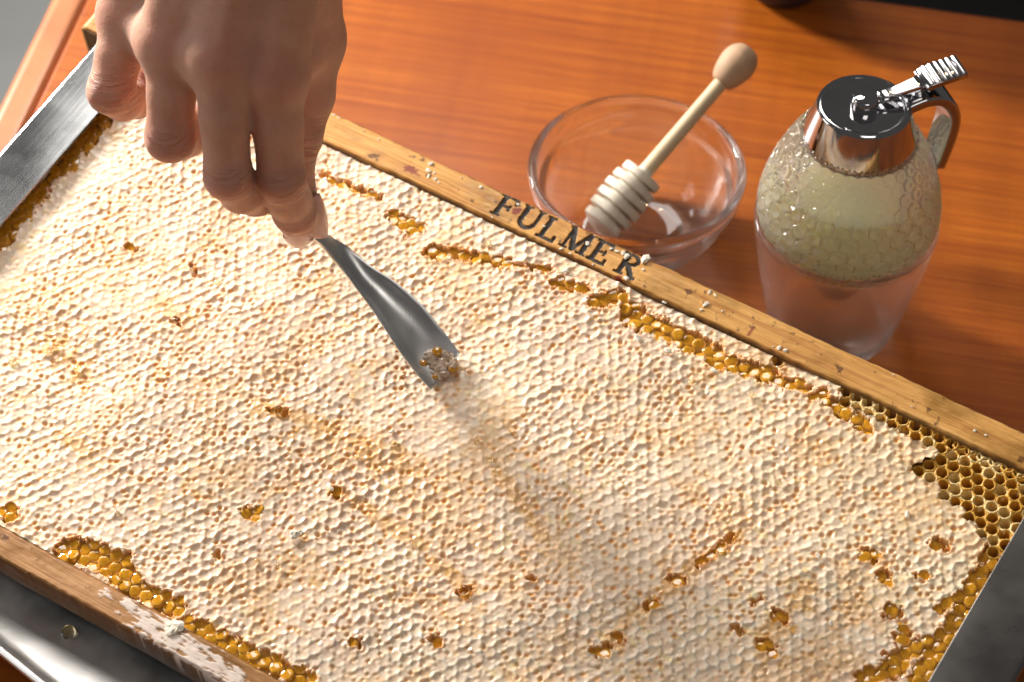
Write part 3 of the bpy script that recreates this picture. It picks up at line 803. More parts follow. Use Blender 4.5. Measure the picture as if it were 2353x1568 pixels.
for i in range(nS):
    a, b = Lp[i], Rp[i]
    tng = (Lp[min(i + 1, nS - 1)] + Rp[min(i + 1, nS - 1)] - Lp[max(i - 1, 0)] - Rp[max(i - 1, 0)]); tng = tng / np.linalg.norm(tng)
    up = np.cross(b - a, tng); up /= np.linalg.norm(up)
    if up[2] < 0: up = -up
    row = []
    for k in range(K):
        t = k / (K - 1); s = 1 - abs(2 * t - 1) ** 2.6
        row.append((a + (b - a) * t - up * sg[i] * s, up))
    top.append(row)
def spat_part(name, i0, i1, th, parent):
    vs = []; fs = []
    for i in range(i0, i1 + 1):
        ths = th * (1.0 + 1.6 * smooth01(26, 44, np.array(float(i))))
        prow = [p for p, _ in top[i]]; ups = [u for _, u in top[i]]
        for p in prow: vs.append(tuple(p))
        for p, u in zip(reversed(prow), reversed(ups)): vs.append(tuple(p - u * ths))
    m_ = 2 * K
    for i in range(i1 - i0):
        for k in range(m_):
            k2 = (k + 1) % m_; fs.append((i * m_ + k, (i + 1) * m_ + k, (i + 1) * m_ + k2, i * m_ + k2))
    fs.append(tuple(range(m_))); fs.append(tuple(range((i1 - i0 + 1) * m_ - 1, (i1 - i0) * m_ - 1, -1)))
    o = mesh(name, vs, fs, MT['spat'], parent, True)
    b = bevel(o, 0.12, 1, 50); return o
spat = thing('spatula', 'steel spatula with flared scoop blade scraping the comb', 'spatula')
spat_part('blade', 0, 47, 0.75, spat); spat_part('handle', 47, nS - 1, 0.75, spat)

# ------------------------------------------------------------------ hand
def cone(Pg, a, b, ra, rb):
    ab = b - a; t = np.clip((Pg - a) @ ab / (ab @ ab), 0, 1)
    return np.linalg.norm(Pg - a - t[:, None] * ab, axis=1) - (ra + (rb - ra) * t)
def smin(a, b, k):
    h = np.clip(0.5 + 0.5 * (b - a) / k, 0, 1)
    return b + (a - b) * h - k * h * (1 - h)
def J(x, y, z): return at(x, y, z)
fingers = dict(
    index=[(J(628, 175, 172), 9.0), (J(638, 290, 157), 7.62), (J(647, 410, 140), 7.35), (J(662, 452, 129), 6.8), (J(677, 486, 119), 6.9), (J(686, 505, 110), 6.2), (J(690, 514, 103), 5.2)],
    middle=[(J(508, 130, 178), 9.2), (J(516, 275, 161), 7.38), (J(524, 405, 143), 7.3), (J(556, 438, 132), 7.0), (J(588, 446, 121), 6.8), (J(625, 446, 112), 6.2), (J(640, 448, 106), 5.2)],
    ring=[(J(396, 95, 174), 9.0), (J(394, 215, 160), 7.25), (J(391, 316, 147), 7.6), (J(424, 310, 138), 7.0), (J(448, 292, 131), 6.6), (J(464, 280, 126), 6.0), (J(478, 262, 124), 5.4)],
    pinky=[(J(297, 35, 164), 8.4), (J(274, 125, 155), 7.2), (J(254, 210, 146), 7.2), (J(282, 232, 139), 6.2), (J(312, 230, 133), 5.8), (J(318, 205, 133), 5.2), (J(319, 186, 135), 4.8)],
    thumb=[(J(700, 90, 152), 12.0), (J(698, 215, 136), 9.8), (J(678, 310, 124), 8.6), (J(660, 388, 115), 8.3), (J(668, 435, 108), 7.8), (J(683, 480, 101), 7.0), (J(694, 507, 97), 5.6)])
WR = J(560, -330, 234); FA = J(570, -640, 290)
allp = np.array([p for f_ in fingers.values() for p, _ in f_] + [WR + np.array([14, 0, 12]), WR - np.array([14, 0, 0])])
lo = allp.min(0) - 16; hi = allp.max(0) + 16; hi[2] += 6
VS = 0.85
dims = np.ceil((hi - lo) / VS).astype(int) + 1
ax = [lo[i] + VS * np.arange(dims[i]) for i in range(3)]
G = np.stack(np.meshgrid(*ax, indexing='ij'), -1).reshape(-1, 3)
def fld(prims, k, margin=14.0):
    """smooth union of cones evaluated near them only"""
    out = np.full(len(G), 30.0)
    pts = np.array([p for pr in prims for p in (pr[0], pr[1])]); rr = max(max(pr[2], pr[3]) for pr in prims)
    m = np.all((G > pts.min(0) - rr - margin) & (G < pts.max(0) + rr + margin), axis=1)
    g = G[m]; d = None
    for (a, b, ra, rb) in prims:
        c_ = cone(g, a, b, ra, rb); d = c_ if d is None else smin(d, c_, k)
    out[m] = d; return out
fd = {}
for nm, ch in fingers.items():
    fd[nm] = fld([(ch[i][0], ch[i + 1][0], ch[i][1], ch[i + 1][1]) for i in range(len(ch) - 1)], 2.2)
camdir = (CAM - fingers['middle'][0][0]); camdir /= np.linalg.norm(camdir)
mcp = {k: fingers[k][0][0] for k in fingers}
wr = {'index': WR + np.array([14, 2, 0]), 'middle': WR + np.array([5, -1, 2]), 'ring': WR + np.array([-5, -1, 1]), 'pinky': WR + np.array([-14, 3, -3])}
prims = []
back = -camdir
for nm in ('index', 'middle', 'ring', 'pinky'):
    a = mcp[nm] + back * 1.2; b = wr[nm] + back * 2.0
    prims.append((a, b, 9.2 if nm != 'pinky' else 8.4, 12.0))
    prims.append((a + back * 5, b + back * 4, 9.0, 12.0))
prims += [(mcp['index'] + back * 4, mcp['middle'] + back * 4, 8.4, 8.6), (mcp['middle'] + back * 4, mcp['ring'] + back * 4, 8.6, 8.4), (mcp['ring'] + back * 4, mcp['pinky'] + back * 4, 8.4, 7.8)]
prims += [(WR + np.array([12, 6, -6]), mcp['thumb'], 14, 12.5), (mcp['thumb'], mcp['index'] + back * 10, 10, 8.5)]
prims += [(WR, FA, 23, 25), (WR + np.array([-9, 2, 0]), FA + np.array([-8, 2, 0]), 17, 20), (WR + np.array([9, 2, 0]), FA + np.array([8, 2, 0]), 17, 20)]
palm = fld(prims, 7.0, 20)
# knuckle bumps and tendons on the back of the hand
for nm, r in (('index', 7.0), ('middle', 7.4), ('ring', 6.9), ('pinky', 6.2)):
    kn = mcp[nm] + camdir * 1.7
    palm = smin(palm, np.linalg.norm(G - kn, axis=1) - r, 5.0)
    tdir = wr[nm] + camdir * 6.5
    palm = smin(palm, fld([(mcp[nm] + camdir * 7.4 + (wr[nm] - mcp[nm]) * 0.06, tdir, 2.0, 2.2)], 1.0, 14), 3.2)
# webs between the fingers
for a_, b_ in (('index', 'middle'), ('middle', 'ring'), ('ring', 'pinky')):
    w1 = fingers[a_][0][0] * 0.55 + fingers[a_][1][0] * 0.45; w2 = fingers[b_][0][0] * 0.55 + fingers[b_][1][0] * 0.45
    palm = smin(palm, fld([(w1 + back * 3, w2 + back * 3, 4.2, 4.2)], 1.0, 14), 3.0)
d = palm
fing = None
for nm in ('thumb', 'pinky', 'ring', 'middle', 'index'):
    fing = fd[nm] if fing is None else smin(fing, fd[nm], 0.5)
d = smin(d, fing, 3.0)
vol = d.reshape(dims)
def surface_nets(vol):
    s = vol < 0
    c = [s[i:s.shape[0] - 1 + i, j:s.shape[1] - 1 + j, k:s.shape[2] - 1 + k] for i in (0, 1) for j in (0, 1) for k in (0, 1)]
    tot = sum(x.astype(np.int8) for x in c); act = (tot > 0) & (tot < 8)
    ii = np.argwhere(act); cid = -np.ones(act.shape, np.int64); cid[act] = np.arange(len(ii))
    acc = np.zeros((len(ii), 3)); n = np.zeros(len(ii))
    cor = [(i, j, k) for i in (0, 1) for j in (0, 1) for k in (0, 1)]
    for a in range(8):
        for b in range(a + 1, 8):
            A, B = np.array(cor[a]), np.array(cor[b])
            if np.abs(A - B).sum() != 1: continue
            va = vol[ii[:, 0] + A[0], ii[:, 1] + A[1], ii[:, 2] + A[2]]; vb = vol[ii[:, 0] + B[0], ii[:, 1] + B[1], ii[:, 2] + B[2]]
            m = (va < 0) != (vb < 0); t = np.where(m, va / np.where(m, va - vb, 1), 0)
            acc += np.where(m[:, None], A + (B - A) * t[:, None], 0); n += m
    P_ = ii + acc / n[:, None]
    quads = []
    for axis in range(3):
        sl0 = [slice(None)] * 3; sl1 = [slice(None)] * 3
        sl0[axis] = slice(0, -1); sl1[axis] = slice(1, None)
        ch = s[tuple(sl0)] != s[tuple(sl1)]
        e = np.argwhere(ch); u, w = [(1, 2), (2, 0), (0, 1)][axis]
        ok = (e[:, u] > 0) & (e[:, w] > 0) & (e[:, u] < vol.shape[u] - 1) & (e[:, w] < vol.shape[w] - 1); e = e[ok]
        du = np.zeros(3, int); du[u] = 1; dw = np.zeros(3, int); dw[w] = 1
        q = np.stack([cid[tuple((e - du - dw).T)], cid[tuple((e - dw).T)], cid[tuple(e.T)], cid[tuple((e - du).T)]], -1)
        inside = s[tuple(e.T)]
        q[~inside] = q[~inside][:, ::-1]
        quads.append(q)
    return P_, np.concatenate(quads)
hv, hq = surface_nets(vol)
hv = lo + hv * VS
# light laplacian smoothing
ed_ = np.concatenate([hq[:, [0, 1]], hq[:, [1, 2]], hq[:, [2, 3]], hq[:, [3, 0]]])
for _ in range(3):
    acc = np.zeros_like(hv); n = np.zeros(len(hv))
    for k in range(3):
        acc[:, k] = np.bincount(ed_[:, 0], hv[ed_[:, 1], k], len(hv)) + np.bincount(ed_[:, 1], hv[ed_[:, 0], k], len(hv))
    n = np.bincount(ed_.ravel(), minlength=len(hv)); hv = hv * 0.5 + 0.5 * acc / np.maximum(n, 1)[:, None]
# crease coordinates: distance along each finger from its joints, and round the finger
cs = np.zeros(len(hv)); cc_ = np.zeros(len(hv)); cw = np.zeros(len(hv)); red = np.zeros(len(hv))
best = np.full(len(hv), 1e9)
for nm, ch in fingers.items():
    for ji, wid, amt in ((2, 5.5, 1.0), (4, 3.6, 1.0)):
        p = ch[ji][0]; axd = ch[ji + 1][0] - ch[ji - 1][0]; axd = axd / np.linalg.norm(axd)
        rel = hv - p; s_ = rel @ axd; rad = rel - s_[:, None] * axd; rn = np.linalg.norm(rad, axis=1)
        side = np.cross(axd, camdir); side /= np.linalg.norm(side)
        dd = np.linalg.norm(rel, axis=1)
        m = (rn < 12) & (dd < best) & (dd < 16)
        best[m] = dd[m]; cs[m] = s_[m] + 3.7 * ji; cc_[m] = rad[m] @ side
        dors = np.clip((rad @ (camdir - (camdir @ axd) * axd)) / (rn + 1e-6) * 1.6, 0, 1)
        cw[m] = (amt * np.exp(-(s_ / wid) ** 2) * (0.25 + 0.75 * dors))[m]
        red = np.maximum(red, 0.65 * np.exp(-(dd / 9.0) ** 2))
    red = np.maximum(red, 0.6 * np.exp(-(np.linalg.norm(hv - ch[-1][0], axis=1) / 11.0) ** 2))
    red = np.maximum(red, 0.45 * np.exp(-(np.linalg.norm(hv - ch[0][0] - camdir * 8, axis=1) / 9.0) ** 2))
hand = thing('person', 'right hand of a person pinching the spatula above the comb', 'person', tuple(fingers['index'][-1][0]))
body = mesh('hand', hv - fingers['index'][-1][0], hq, MT['skin'], hand, True)
vattr(body, 'crease_s', cs); vattr(body, 'crease_c', cc_); vattr(body, 'crease_w', cw); vattr(body, 'red', red)
ss = body.modifiers.new('sub', 'SUBSURF'); ss.levels = 1; ss.render_levels = 1
def nail(p, along, normal, length, width, curv):
    along = along / np.linalg.norm(along); normal = normal - (normal @ along) * along; normal /= np.linalg.norm(normal); side = np.cross(along, normal)
    vs = []; fs = []; nu, nv = 11, 9
    for lay in (0, 1):
        for i in range(nu):
            s = i / (nu - 1); w = width * (0.86 + 0.2 * s - 0.55 * max(0, s - 0.72) ** 1.6 * 3.0) * (1 - 0.35 * max(0, 0.18 - s) / 0.18)
            for j in range(nv):
                t = 2 * j / (nv - 1) - 1
                q = p + along * (s * length - 0.1 * length * t * t * (1 if s > .5 else -1)) + side * t * w - normal * (curv * t * t + 0.7 * (s - 0.4) ** 2 * 3) - normal * 0.45 * lay
                vs.append(tuple(q - fingers['index'][-1][0]))
    for lay in (0, 1):
        for i in range(nu - 1):
            for j in range(nv - 1):
                a = lay * nu * nv + i * nv + j; q = (a, a + 1, a + nv + 1, a + nv); fs.append(q if lay else q[::-1])
    per = [j for j in range(nv)] + [i * nv + nv - 1 for i in range(1, nu)] + [(nu - 1) * nv + j for j in range(nv - 2, -1, -1)] + [i * nv for i in range(nu - 2, 0, -1)]
    for a, b in zip(per, per[1:] + per[:1]): fs.append((a, b, b + nu * nv, a + nu * nv))
    return mesh('fingernail', vs, fs, MT['nail'], hand, True)
right = RC[0]
t0 = J(733, 446, 110); t1 = J(755, 545, 96)
nail(t0, t1 - t0, right * 0.86 + camdir * 0.5, float(np.linalg.norm(t1 - t0)), 5.4, 2.2)
down = -RC[1]
nail(J(685, 538, 112), down * 0.50 + back * 0.86, down * 0.86 + camdir * 0.50 - right * 0.1, 11.5, 4.9, 2.0)

# ------------------------------------------------------------------ glass bowl
bc = np.array([44.2, 113.7, 0.0])
RIM = 40.2
outer = [(0.05, 0.6), (17, 0.6), (19.5, 0.2), (21, 0.6), (25, 4.0), (30.5, 10.5), (34.5, 18), (36.8, 25), (37.4, 27.2), (38.6, 28.2), (39.4, 30), (39.8, 33.5), (40.2, 35.2), (39.6, 36.6), (38.0, 36.8), (36.8, 35.6), (36.4, 31), (35.4, 28.0), (33.6, 25.2), (31.2, 19.0), (27.2, 12.6), (22, 7.6), (16, 5.2), (8, 4.6), (0.05, 4.5)]
v, f = lathe(smooth_profile(outer, 4), 96)
bowl = mesh('glass_bowl', v, f, MT['glass']); bowl.location = Vector(bc) * MM
tag(bowl, 'small clear glass bowl with the wooden dipper in it', 'bowl')

# ------------------------------------------------------------------ honey dipper
d0 = at(1383, 512, 13.0); d1 = at(1690, 152, 52.0)
dz = d1 - d0; DL = float(np.linalg.norm(dz)); dz /= DL
dxv = np.cross(dz, [0, 0, 1]); dxv /= np.linalg.norm(dxv); dyv = np.cross(dz, dxv)
dm = Matrix(((dxv[0], dyv[0], dz[0], d0[0] * MM), (dxv[1], dyv[1], dz[1], d0[1] * MM), (dxv[2], dyv[2], dz[2], d0[2] * MM), (0, 0, 0, 1)))
dip = thing('honey_dipper', 'wooden honey dipper with grooved head leaning in the glass bowl', 'dipper', matrix=dm)
HL = 26.0
prof = [(0.05, -3.2), (4.0, -3.0), (5.4, -2.0)]
nd_ = 6; pitch = HL / nd_
for k in range(nd_):
    zc = -1.2 + pitch * (k + 0.45); env = 9.4 * math.sqrt(max(0.2, 1 - ((zc - HL * 0.46) / (HL * 0.78)) ** 2))
    if k: prof += [(env * 0.62, zc - pitch * 0.60), (env * 0.62, zc - pitch * 0.40)]
    prof += [(env - 0.35, zc - pitch * 0.36), (env, zc - pitch * 0.31), (env, zc + pitch * 0.31), (env - 0.35, zc + pitch * 0.36)]
prof += [(3.0, HL - 1.4), (2.9, HL)]
v, f = lathe(prof, 40); o = mesh('grooved_head', v, f, MT['beech2'], dip); o.data.set_sharp_from_angle(angle=math.radians(35))
v, f = lathe([(2.85, HL - 0.5), (2.75, HL + 20), (2.7, DL - 5)], 24); mesh('handle', v, f, MT['beech'], dip)
v, f = lathe(smooth_profile([(2.5, DL - 8.5), (4.0, DL - 8.2), (5.6, DL - 5.5), (6.8, DL - 1.0), (6.9, DL + 2.0), (6.0, DL + 5.4), (3.6, DL + 8.0), (0.05, DL + 8.8)], 5), 32); mesh('knob', v, f, MT['knob'], dip)

# ------------------------------------------------------------------ dispenser stand (cup) and dispenser
jc = at(1907, 745, 0)
prof = [(0.05, 0.3), (19, 0.3), (21.5, 0.8), (23, 3.0), (25.2, 12), (28.5, 28), (31.2, 44), (32.2, 52), (32.4, 54.6), (31.6, 55.2), (30.6, 54.4), (30.2, 50), (29.2, 43), (26.4, 28), (23.0, 12), (20.6, 5), (17, 3.4), (0.05, 3.2)]
v, f = lathe(smooth_profile(prof, 4), 96)
cup = mesh('dispenser_stand', v, f, MT['cup']); cup.location = Vector(jc) * MM
tag(cup, 'clouded clear tapered cup that the honey dispenser sits in', 'cup')
disp = thing('honey_dispenser', 'glass honey dispenser with embossed hexagons and chrome lid', 'dispenser', tuple(jc))
# glass body: relief of hexagons
bp = smooth_profile([(13.5, 47.2), (22, 47.8), (28.0, 51.5), (30.6, 57.5), (30.9, 63.5), (29.6, 71), (27.0, 79), (23.6, 87), (19.5, 94), (16.5, 97)], 12)
bp = np.array(bp); ds = np.concatenate([[0], np.cumsum(np.hypot(*np.diff(bp, axis=0).T))])
NS, NTh = 190, 420
sv = np.linspace(0, ds[-1], NS); rp = np.interp(sv, ds, bp[:, 0]); zp = np.interp(sv, ds, bp[:, 1])
th_ = np.linspace(0, 2 * np.pi, NTh, endpoint=False)
S, T = np.meshgrid(sv, th_, indexing='ij'); Rr = np.interp(S, sv, rp)
NA = 30
hw = 2 * np.pi / NA
rows_s = [0.0]
while rows_s[-1] < ds[-1]:
    rr_ = np.interp(rows_s[-1], sv, rp); rows_s.append(rows_s[-1] + rr_ * hw * 0.8660)
rows_s = np.array(rows_s)
rc_i = np.interp(S, rows_s, np.arange(len(rows_s)))
best1 = np.full(S.shape, 9.0); best2 = np.full(S.shape, 9.0)
base_r = np.floor(rc_i)
for dr in (-1, 0, 1, 2):
    rr_ = base_r + dr
    off = 0.5 * (rr_ % 2); cth = np.round(T / hw - off)
    for dc in (-1, 0, 1):
        dx = (T / hw - off - cth - dc); dy = (rc_i - rr_) * 0.866
        dd = np.hypot(dx, dy); nb1 = np.minimum(best1, dd); best2 = np.minimum(best2, np.maximum(best1, dd)); best1 = nb1
edge_h = (best2 - best1) * 0.5
rel = smooth01(0.0, 0.13, edge_h) * 1.05 - 0.55 * smooth01(0.32, 0.05, best1)
rel *= smooth01(8, 13, S) * smooth01(ds[-1] - 1.0, ds[-1] - 3.5, S)
dr_ = np.gradient(rp, sv); dz_ = np.gradient(zp, sv)
nr = np.interp(S, sv, dz_); nz = -np.interp(S, sv, dr_)
Ro = Rr + nr * rel; Zo = np.interp(S, sv, zp) + nz * rel
Vo = np.stack([Ro * np.cos(T), Ro * np.sin(T), Zo], -1).reshape(-1, 3)
Ri = np.maximum(Rr - nr * 2.0, 0.05); Zi = np.interp(S, sv, zp) - nz * 2.0
Vi = np.stack([Ri * np.cos(T), Ri * np.sin(T), Zi], -1).reshape(-1, 3)
I0 = np.arange(NS * NTh).reshape(NS, NTh); I1 = I0 + NS * NTh
Qo = np.stack([I0[:-1], np.roll(I0, -1, 1)[:-1], np.roll(I0, -1, 1)[1:], I0[1:]], -1).reshape(-1, 4)
Qi = np.stack([I1[1:], np.roll(I1, -1, 1)[1:], np.roll(I1, -1, 1)[:-1], I1[:-1]], -1).reshape(-1, 4)
Qt = np.stack([I0[-1], np.roll(I0[-1], -1), np.roll(I1[-1], -1), I1[-1]], -1); Qb = np.stack([I1[0], np.roll(I1[0], -1), np.roll(I0[0], -1), I0[0]], -1)
mesh('glass_jar', np.concatenate([Vo, Vi]), np.concatenate([Qo, Qi, Qt, Qb]), MT['jarglass'], disp, True)
kh = int(np.searchsorted(zp, 77.0))
Rh = np.maximum(Rr - nr * 2.4 + nr * rel * 1.3, 0.05)[:kh]; Zh = (np.interp(S, sv, zp) - nz * 2.4 + nz * rel * 1.3)[:kh]
Vh = np.stack([Rh * np.cos(T[:kh]), Rh * np.sin(T[:kh]), Zh], -1).reshape(-1, 3)
Ih = np.arange(kh * NTh).reshape(kh, NTh)
Qh = np.stack([Ih[:-1], np.roll(Ih, -1, 1)[:-1], np.roll(Ih, -1, 1)[1:], Ih[1:]], -1).reshape(-1, 4)
zt_ = float(Zh[-1].mean())
ring2 = Vh[Ih[-1]] * np.array([0.97, 0.97, 0]) + np.array([0, 0, zt_ + 0.1]); ring3 = Vh[Ih[0]] * np.array([0.9, 0.9, 1])
nvh = len(Vh); Vh = np.concatenate([Vh, ring2, ring3, [[0, 0, zt_ + 0.1], [0, 0, float(Zh[0].mean())]]])
k_ = np.arange(NTh); k2_ = (k_ + 1) % NTh
ex = []
for a_, b_ in zip(k_.tolist(), k2_.tolist()):
    ex += [(int(Ih[-1, a_]), int(Ih[-1, b_]), nvh + b_, nvh + a_), (nvh + a_, nvh + b_, nvh + 2 * NTh), (int(Ih[0, b_]), int(Ih[0, a_]), nvh + NTh + a_, nvh + NTh + b_), (nvh + NTh + b_, nvh + NTh + a_, nvh + 2 * NTh + 1)]
o = mesh('honey', Vh, [tuple(int(i) for i in q) for q in Qh] + ex, MT['jarhoney'], disp, True); o.data.set_sharp_from_angle(angle=math.radians(55))
v, f = lathe([(0.05, 31.5), (2.6, 31.5), (3.2, 32.5), (6.5, 40), (11.5, 44.5), (13.2, 47.0), (13.2, 49.5), (0.05, 49.6)], 40); o = mesh('spout', v, f, MT['brass'], disp)
LZ = 108.0
prof = [(17.6, 92.6), (19.4, 92.6), (19.7, 93.6), (19.3, 95.5), (16.3, 106.0), (15.9, 107.3), (15.0, 108.0), (13.9, 107.9), (13.4, 107.3), (0.05, 107.2)]
v, f = lathe(prof, 72); lid = mesh('lid', v, f, MT['chrome'], disp); lid.data.set_sharp_from_angle(angle=math.radians(28)); bevel(lid, 0.3, 2, 25)
v, f = lathe([(4.6, 106.9), (4.4, 111.2), (3.9, 111.8), (0.05, 111.9)], 36); mesh('button', v, f, MT['chrome'], lid)
ha = math.radians(20.0); hu = np.array([math.cos(ha), math.sin(ha), 0.0]); hs = np.array([-math.sin(ha), math.cos(ha), 0.0]); up = np.array([0, 0, 1.0])
def arm(name, pts, widths, parent, rr=0.6, mat='chrome'):
    path = []; secs = []
    for i, (a, z) in enumerate(pts):
        p = hu * a + up * z
        n0 = np.array(pts[min(i + 1, len(pts) - 1)]) - np.array(pts[max(i - 1, 0)]); n0 = n0 / np.linalg.norm(n0)
        nrm_ = -hu * n0[1] + up * n0[0]
        path.append((p, hs, nrm_)); w, t = widths[i]; secs.append(rrect(w, t, min(rr, t * 0.9, w * 0.9)))
    v, f = sweep(path, secs); return mesh(name, v, f, MT[mat], parent, True)
hpts = smooth_profile([(12, 104.5), (17, 106.6), (22, 107.6), (27, 106.4), (31, 102.0), (33, 95.5), (32.8, 88), (31.6, 80), (30.6, 74.5)], 4)
hw_ = [(5.6 + 0.6 * math.sin(i * 0.09), 2.0) for i in range(len(hpts))]
arm('handle', [tuple(q) for q in hpts], hw_, lid, 1.0)
lpts = [(4.6, 110.0), (8, 110.3), (13, 111.0), (18, 112.0), (22, 113.0)]
lev = arm('lever', lpts, [(1.4, 0.9), (1.9, 1.0), (2.2, 1.1), (2.6, 1.2), (3.4, 1.3)], lid, 0.4)
tpts = [(20.2, 112.6), (21.5, 113.8), (26, 114.6), (31, 115.2), (34.6, 115.6)]
arm('thumb_pad', tpts, [(5.0, 1.1)] * 5, lid, 0.4)
for k in range(6):
    a = 22.6 + k * 2.15; z = 113.9 + (a - 21.5) * 0.14 + 1.0
    arm('grip_ridge', [(a - 0.6, z + 0.0), (a + 0.6, z + 0.17)], [(4.8, 0.45)] * 2, lid, 0.4)
v, f = box(-1, 1, -3.4, 3.4, -2.2, 2.2)
arm('lever_post', [(19.2, 107.0), (19.4, 109.8), (20.2, 113.0)], [(2.4, 1.4), (2.2, 1.2), (3.2, 1.2)], lid, 0.4)

# ------------------------------------------------------------------ crumbs, flakes and drops
rng = random.Random(21)
def shard(name, p, size, mat, flat=0.45, label='', group='', cat='crumb', frame=True, n=9):
    vs = []; k = n
    ang = rng.uniform(0, 6.28); el = rng.uniform(1.0, 1.9)
    for lay, z, q in ((0, 0.0, 0.9), (1, flat, 1.0), (2, flat * 1.5, 0.5)):
        for i in range(k):
            a = 2 * math.pi * i / k; r = size * q * rng.uniform(0.62, 1.15)
            x, y = r * math.cos(a) * el ** 0.5, r * math.sin(a) / el ** 0.5
            vs.append((x * math.cos(ang) - y * math.sin(ang), x * math.sin(ang) + y * math.cos(ang), size * z * rng.uniform(0.7, 1.2)))
    fs = [tuple(range(k - 1, -1, -1)), tuple(range(2 * k, 3 * k))]
    for l_ in range(2):
        for i in range(k): fs.append((l_ * k + i, l_ * k + (i + 1) % k, (l_ + 1) * k + (i + 1) % k, (l_ + 1) * k + i))
    o = mesh(name, vs, fs, mat, None, False)
    m = FM.copy(); m.translation = Vector(f2w(p)) * MM
    o.matrix_world = m; tag(o, label, cat, group); return o
bar_crumbs = [(768, 262, 1.1), (778, 270, .8), (990, 376, 1.7), (984, 392, 1.2), (998, 398, .9), (985, 405, 1.2), (1000, 412, 1.0), (1008, 420, .8), (1060, 408, .7), (1105, 430, .7), (1190, 470, .7), (1250, 520, .7), (1350, 560, 1.1), (1405, 572, 1.3), (1418, 578, 1.5), (1432, 582, 1.3), (1440, 590, 1.5), (1440, 640, 1.3), (1485, 594, 2.0), (1478, 620, 1.0), (1290, 572, .7), (1305, 590, .7), (1360, 612, .7), (1630, 672, 1.1), (1643, 678, .7), (1622, 700, 1.3), (1612, 712, 1.0), (1660, 715, .9), (1790, 800, 1.0), (1805, 806, 1.0), (1776, 797, .7), (2060, 850, .6), (2095, 935, .6), (2240, 990, .8), (2265, 1000, .7), (870, 320, .6), (1130, 500, .6), (835, 300, .5)]
for (px, py, s) in bar_crumbs:
    p = fr(px, py, 1.7); p = np.array([p[0], min(max(p[1], 38.4), 48.6), 1.62])
    near_l = min(LETTERS, key=lambda q: abs(fr(q[1], q[2], 1.6)[0] - p[0])); dl = p[0] - fr(near_l[1], near_l[2], 1.6)[0]
    sz = 'tiny' if s < 0.75 else ('small' if s < 1.25 else 'large')
    if abs(dl) < 5.5: lab = '%s white wax crumb on the branded letter %s' % (sz, near_l[0])
    elif dl < 0 and near_l[0] == 'F': lab = '%s white wax crumb %s on the wooden top bar' % (sz, 'beside the red stain' if p[0] > -72 else 'close to the hand')
    elif px < 1700: lab = '%s white wax crumb just past the letter R on the top bar' % sz
    else: lab = '%s white wax crumb on the top bar beside the empty cells' % sz
    shard('wax_crumb', p, s * rng.uniform(0.5, 0.95), MT['crumb'], 0.32, lab, 'wax crumbs on the top bar', n=6)
for (px, py, s) in [(675, 1228, 2.2), (690, 1222, 1.4), (1300, 620, 1.6), (1465, 775, 1.8), (1535, 805, 1.6), (1150, 575, 1.2), (960, 505, 1.3), (1470, 655, 2.0), (1530, 690, 1.5), (2085, 1180, 1.3), (760, 1120, 1.2), (900, 990, 1.1), (1225, 1010, 1.0), (1880, 1275, 1.3), (1290, 1105, 1.2), (1910, 1430, 1.2), (540, 610, .9), (1625, 900, 1.3), (1640, 850, 1.5), (1080, 520, .8)]:
    p = fr(px, py, 1.2); shard('wax_flake', (p[0], p[1], 0.55), s * 0.8, MT['crumb'], 0.32, '%s pale wax flake lying %s' % ('broad' if s > 1.5 else 'narrow', 'beside the torn honey cells' if py < 830 and px > 930 else 'on the capped comb'), 'wax flakes on the comb', 'flake')
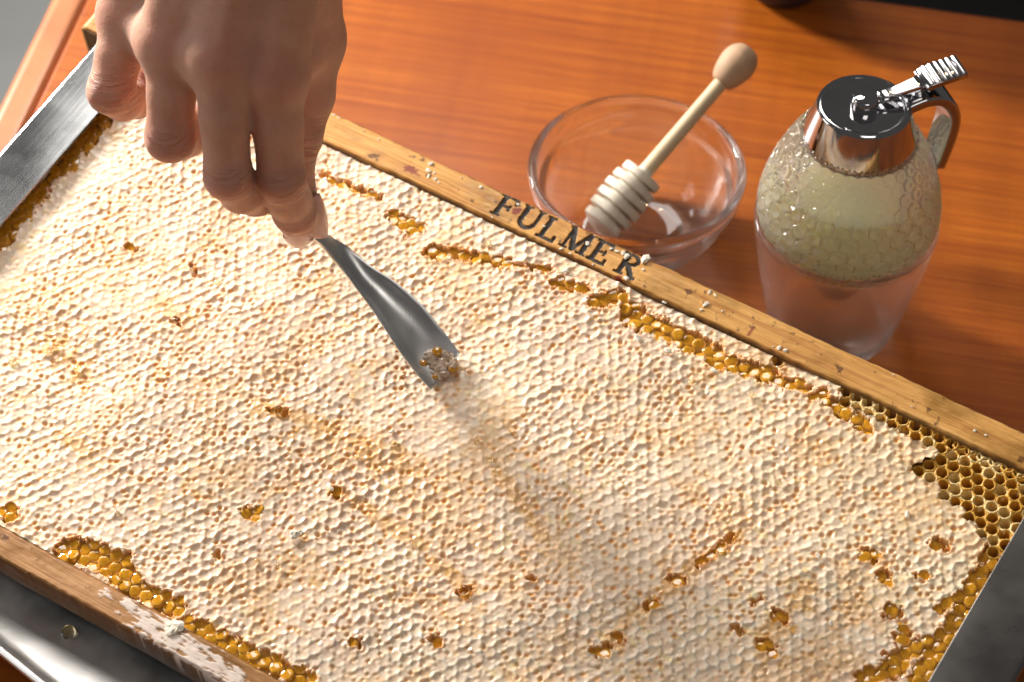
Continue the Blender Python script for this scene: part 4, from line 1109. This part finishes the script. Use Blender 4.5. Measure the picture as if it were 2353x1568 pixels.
# wax shard curling over the bottom bar
p = fr(400, 1440, 2.0); shard('wax_flake', (p[0], p[1], 1.45), 3.2, MT['crumb'], 0.22, 'large curled wax shard stuck to the bottom bar', 'wax flakes on the comb', 'flake', n=14)
def drop(px, py, s, h, mat, label, group, cat='honey drop', el=1.0, world=None, flat=0.62, name='honey_drop'):
    prof = [(0.02, 0.0), (0.75, 0.0), (0.97, 0.22), (1.0, 0.45), (0.85, 0.78), (0.5, 0.98), (0.02, 1.05)]
    v, f = lathe(smooth_profile([(r * s, z * s * flat) for r, z in prof], 3), 22)
    v = [(x, y * el, z) for x, y, z in v]
    o = mesh(name, v, f, mat, None, True)
    if world is None:
        p = fr(px, py, h); m = FM.copy() @ Matrix.Rotation(rng.uniform(-.8, .8), 4, 'Z'); m.translation = Vector(f2w(p)) * MM
    else:
        m = Matrix.Translation(Vector(world) * MM)
    o.matrix_world = m; tag(o, label, cat, group); return o
for (px, py, s) in [(1065, 1358, 1.9), (405, 738, 1.2), (180, 850, 1.4), (110, 805, 1.9), (130, 795, 1.5), (215, 785, 1.1), (640, 945, 1.7), (810, 910, 1.1), (905, 1020, 1.0), (1125, 1055, 1.4), (1095, 1015, 1.0), (1175, 990, .9), (1400, 870, 1.1), (1590, 880, 1.3), (1120, 560, 1.3), (500, 650, 1.1), (820, 1050, .9), (1850, 1310, 1.0), (950, 1250, .8), (440, 620, 1.0), (30, 830, 1.6), (1730, 910, 1.2), (1790, 1110, .9), (640, 1300, .9), (270, 1180, .9), (590, 1290, .9)]:
    drop(px, py, s, 0.35, MT['drop'], '%s clear bead of honey on the capped comb%s' % ('tiny' if s < 1.0 else ('small' if s < 1.35 else 'large'), ' towards the left rail' if px < 300 else (' in the shadow of the spatula' if 1080 < px < 1240 and py > 900 else '')), 'honey beads on the comb')
# drop standing on the tray
wp = at(157, 1455, TZ + 1.62); drop(0, 0, 2.4, 0, MT['drop'], 'single large clear honey drop standing on the steel tray', None, 'honey drop', 1.15, wp, 0.6)
# wax and honey scooped on the blade
for (px, py, s, h) in [(1012, 840, 3.2, 1.6), (988, 822, 3.0, 2.1), (1042, 836, 2.3, 2.6), (1000, 864, 2.2, 1.2), (1026, 818, 2.2, 2.6), (1020, 860, 2.0, 1.2)]:
    p = fr(px, py, h); shard('wax_lump', (p[0], p[1], p[2] - 0.4), s, MT['lump'], 0.5, 'lump of wax scraped up on the spatula tip', 'wax lumps on the spatula', 'wax lump', n=12)
for (px, py, s, h) in [(1005, 812, 1.9, 2.6), (1042, 848, 1.8, 1.8), (985, 866, 1.3, 1.4), (1000, 868, 1.2, 1.6), (972, 838, 1.5, 2.2)]:
    drop(px, py, s, h - 0.2, MT['honey'], 'amber honey bead on the spatula tip', 'honey beads on the spatula', 'honey drop', 1.0, None, 0.9)
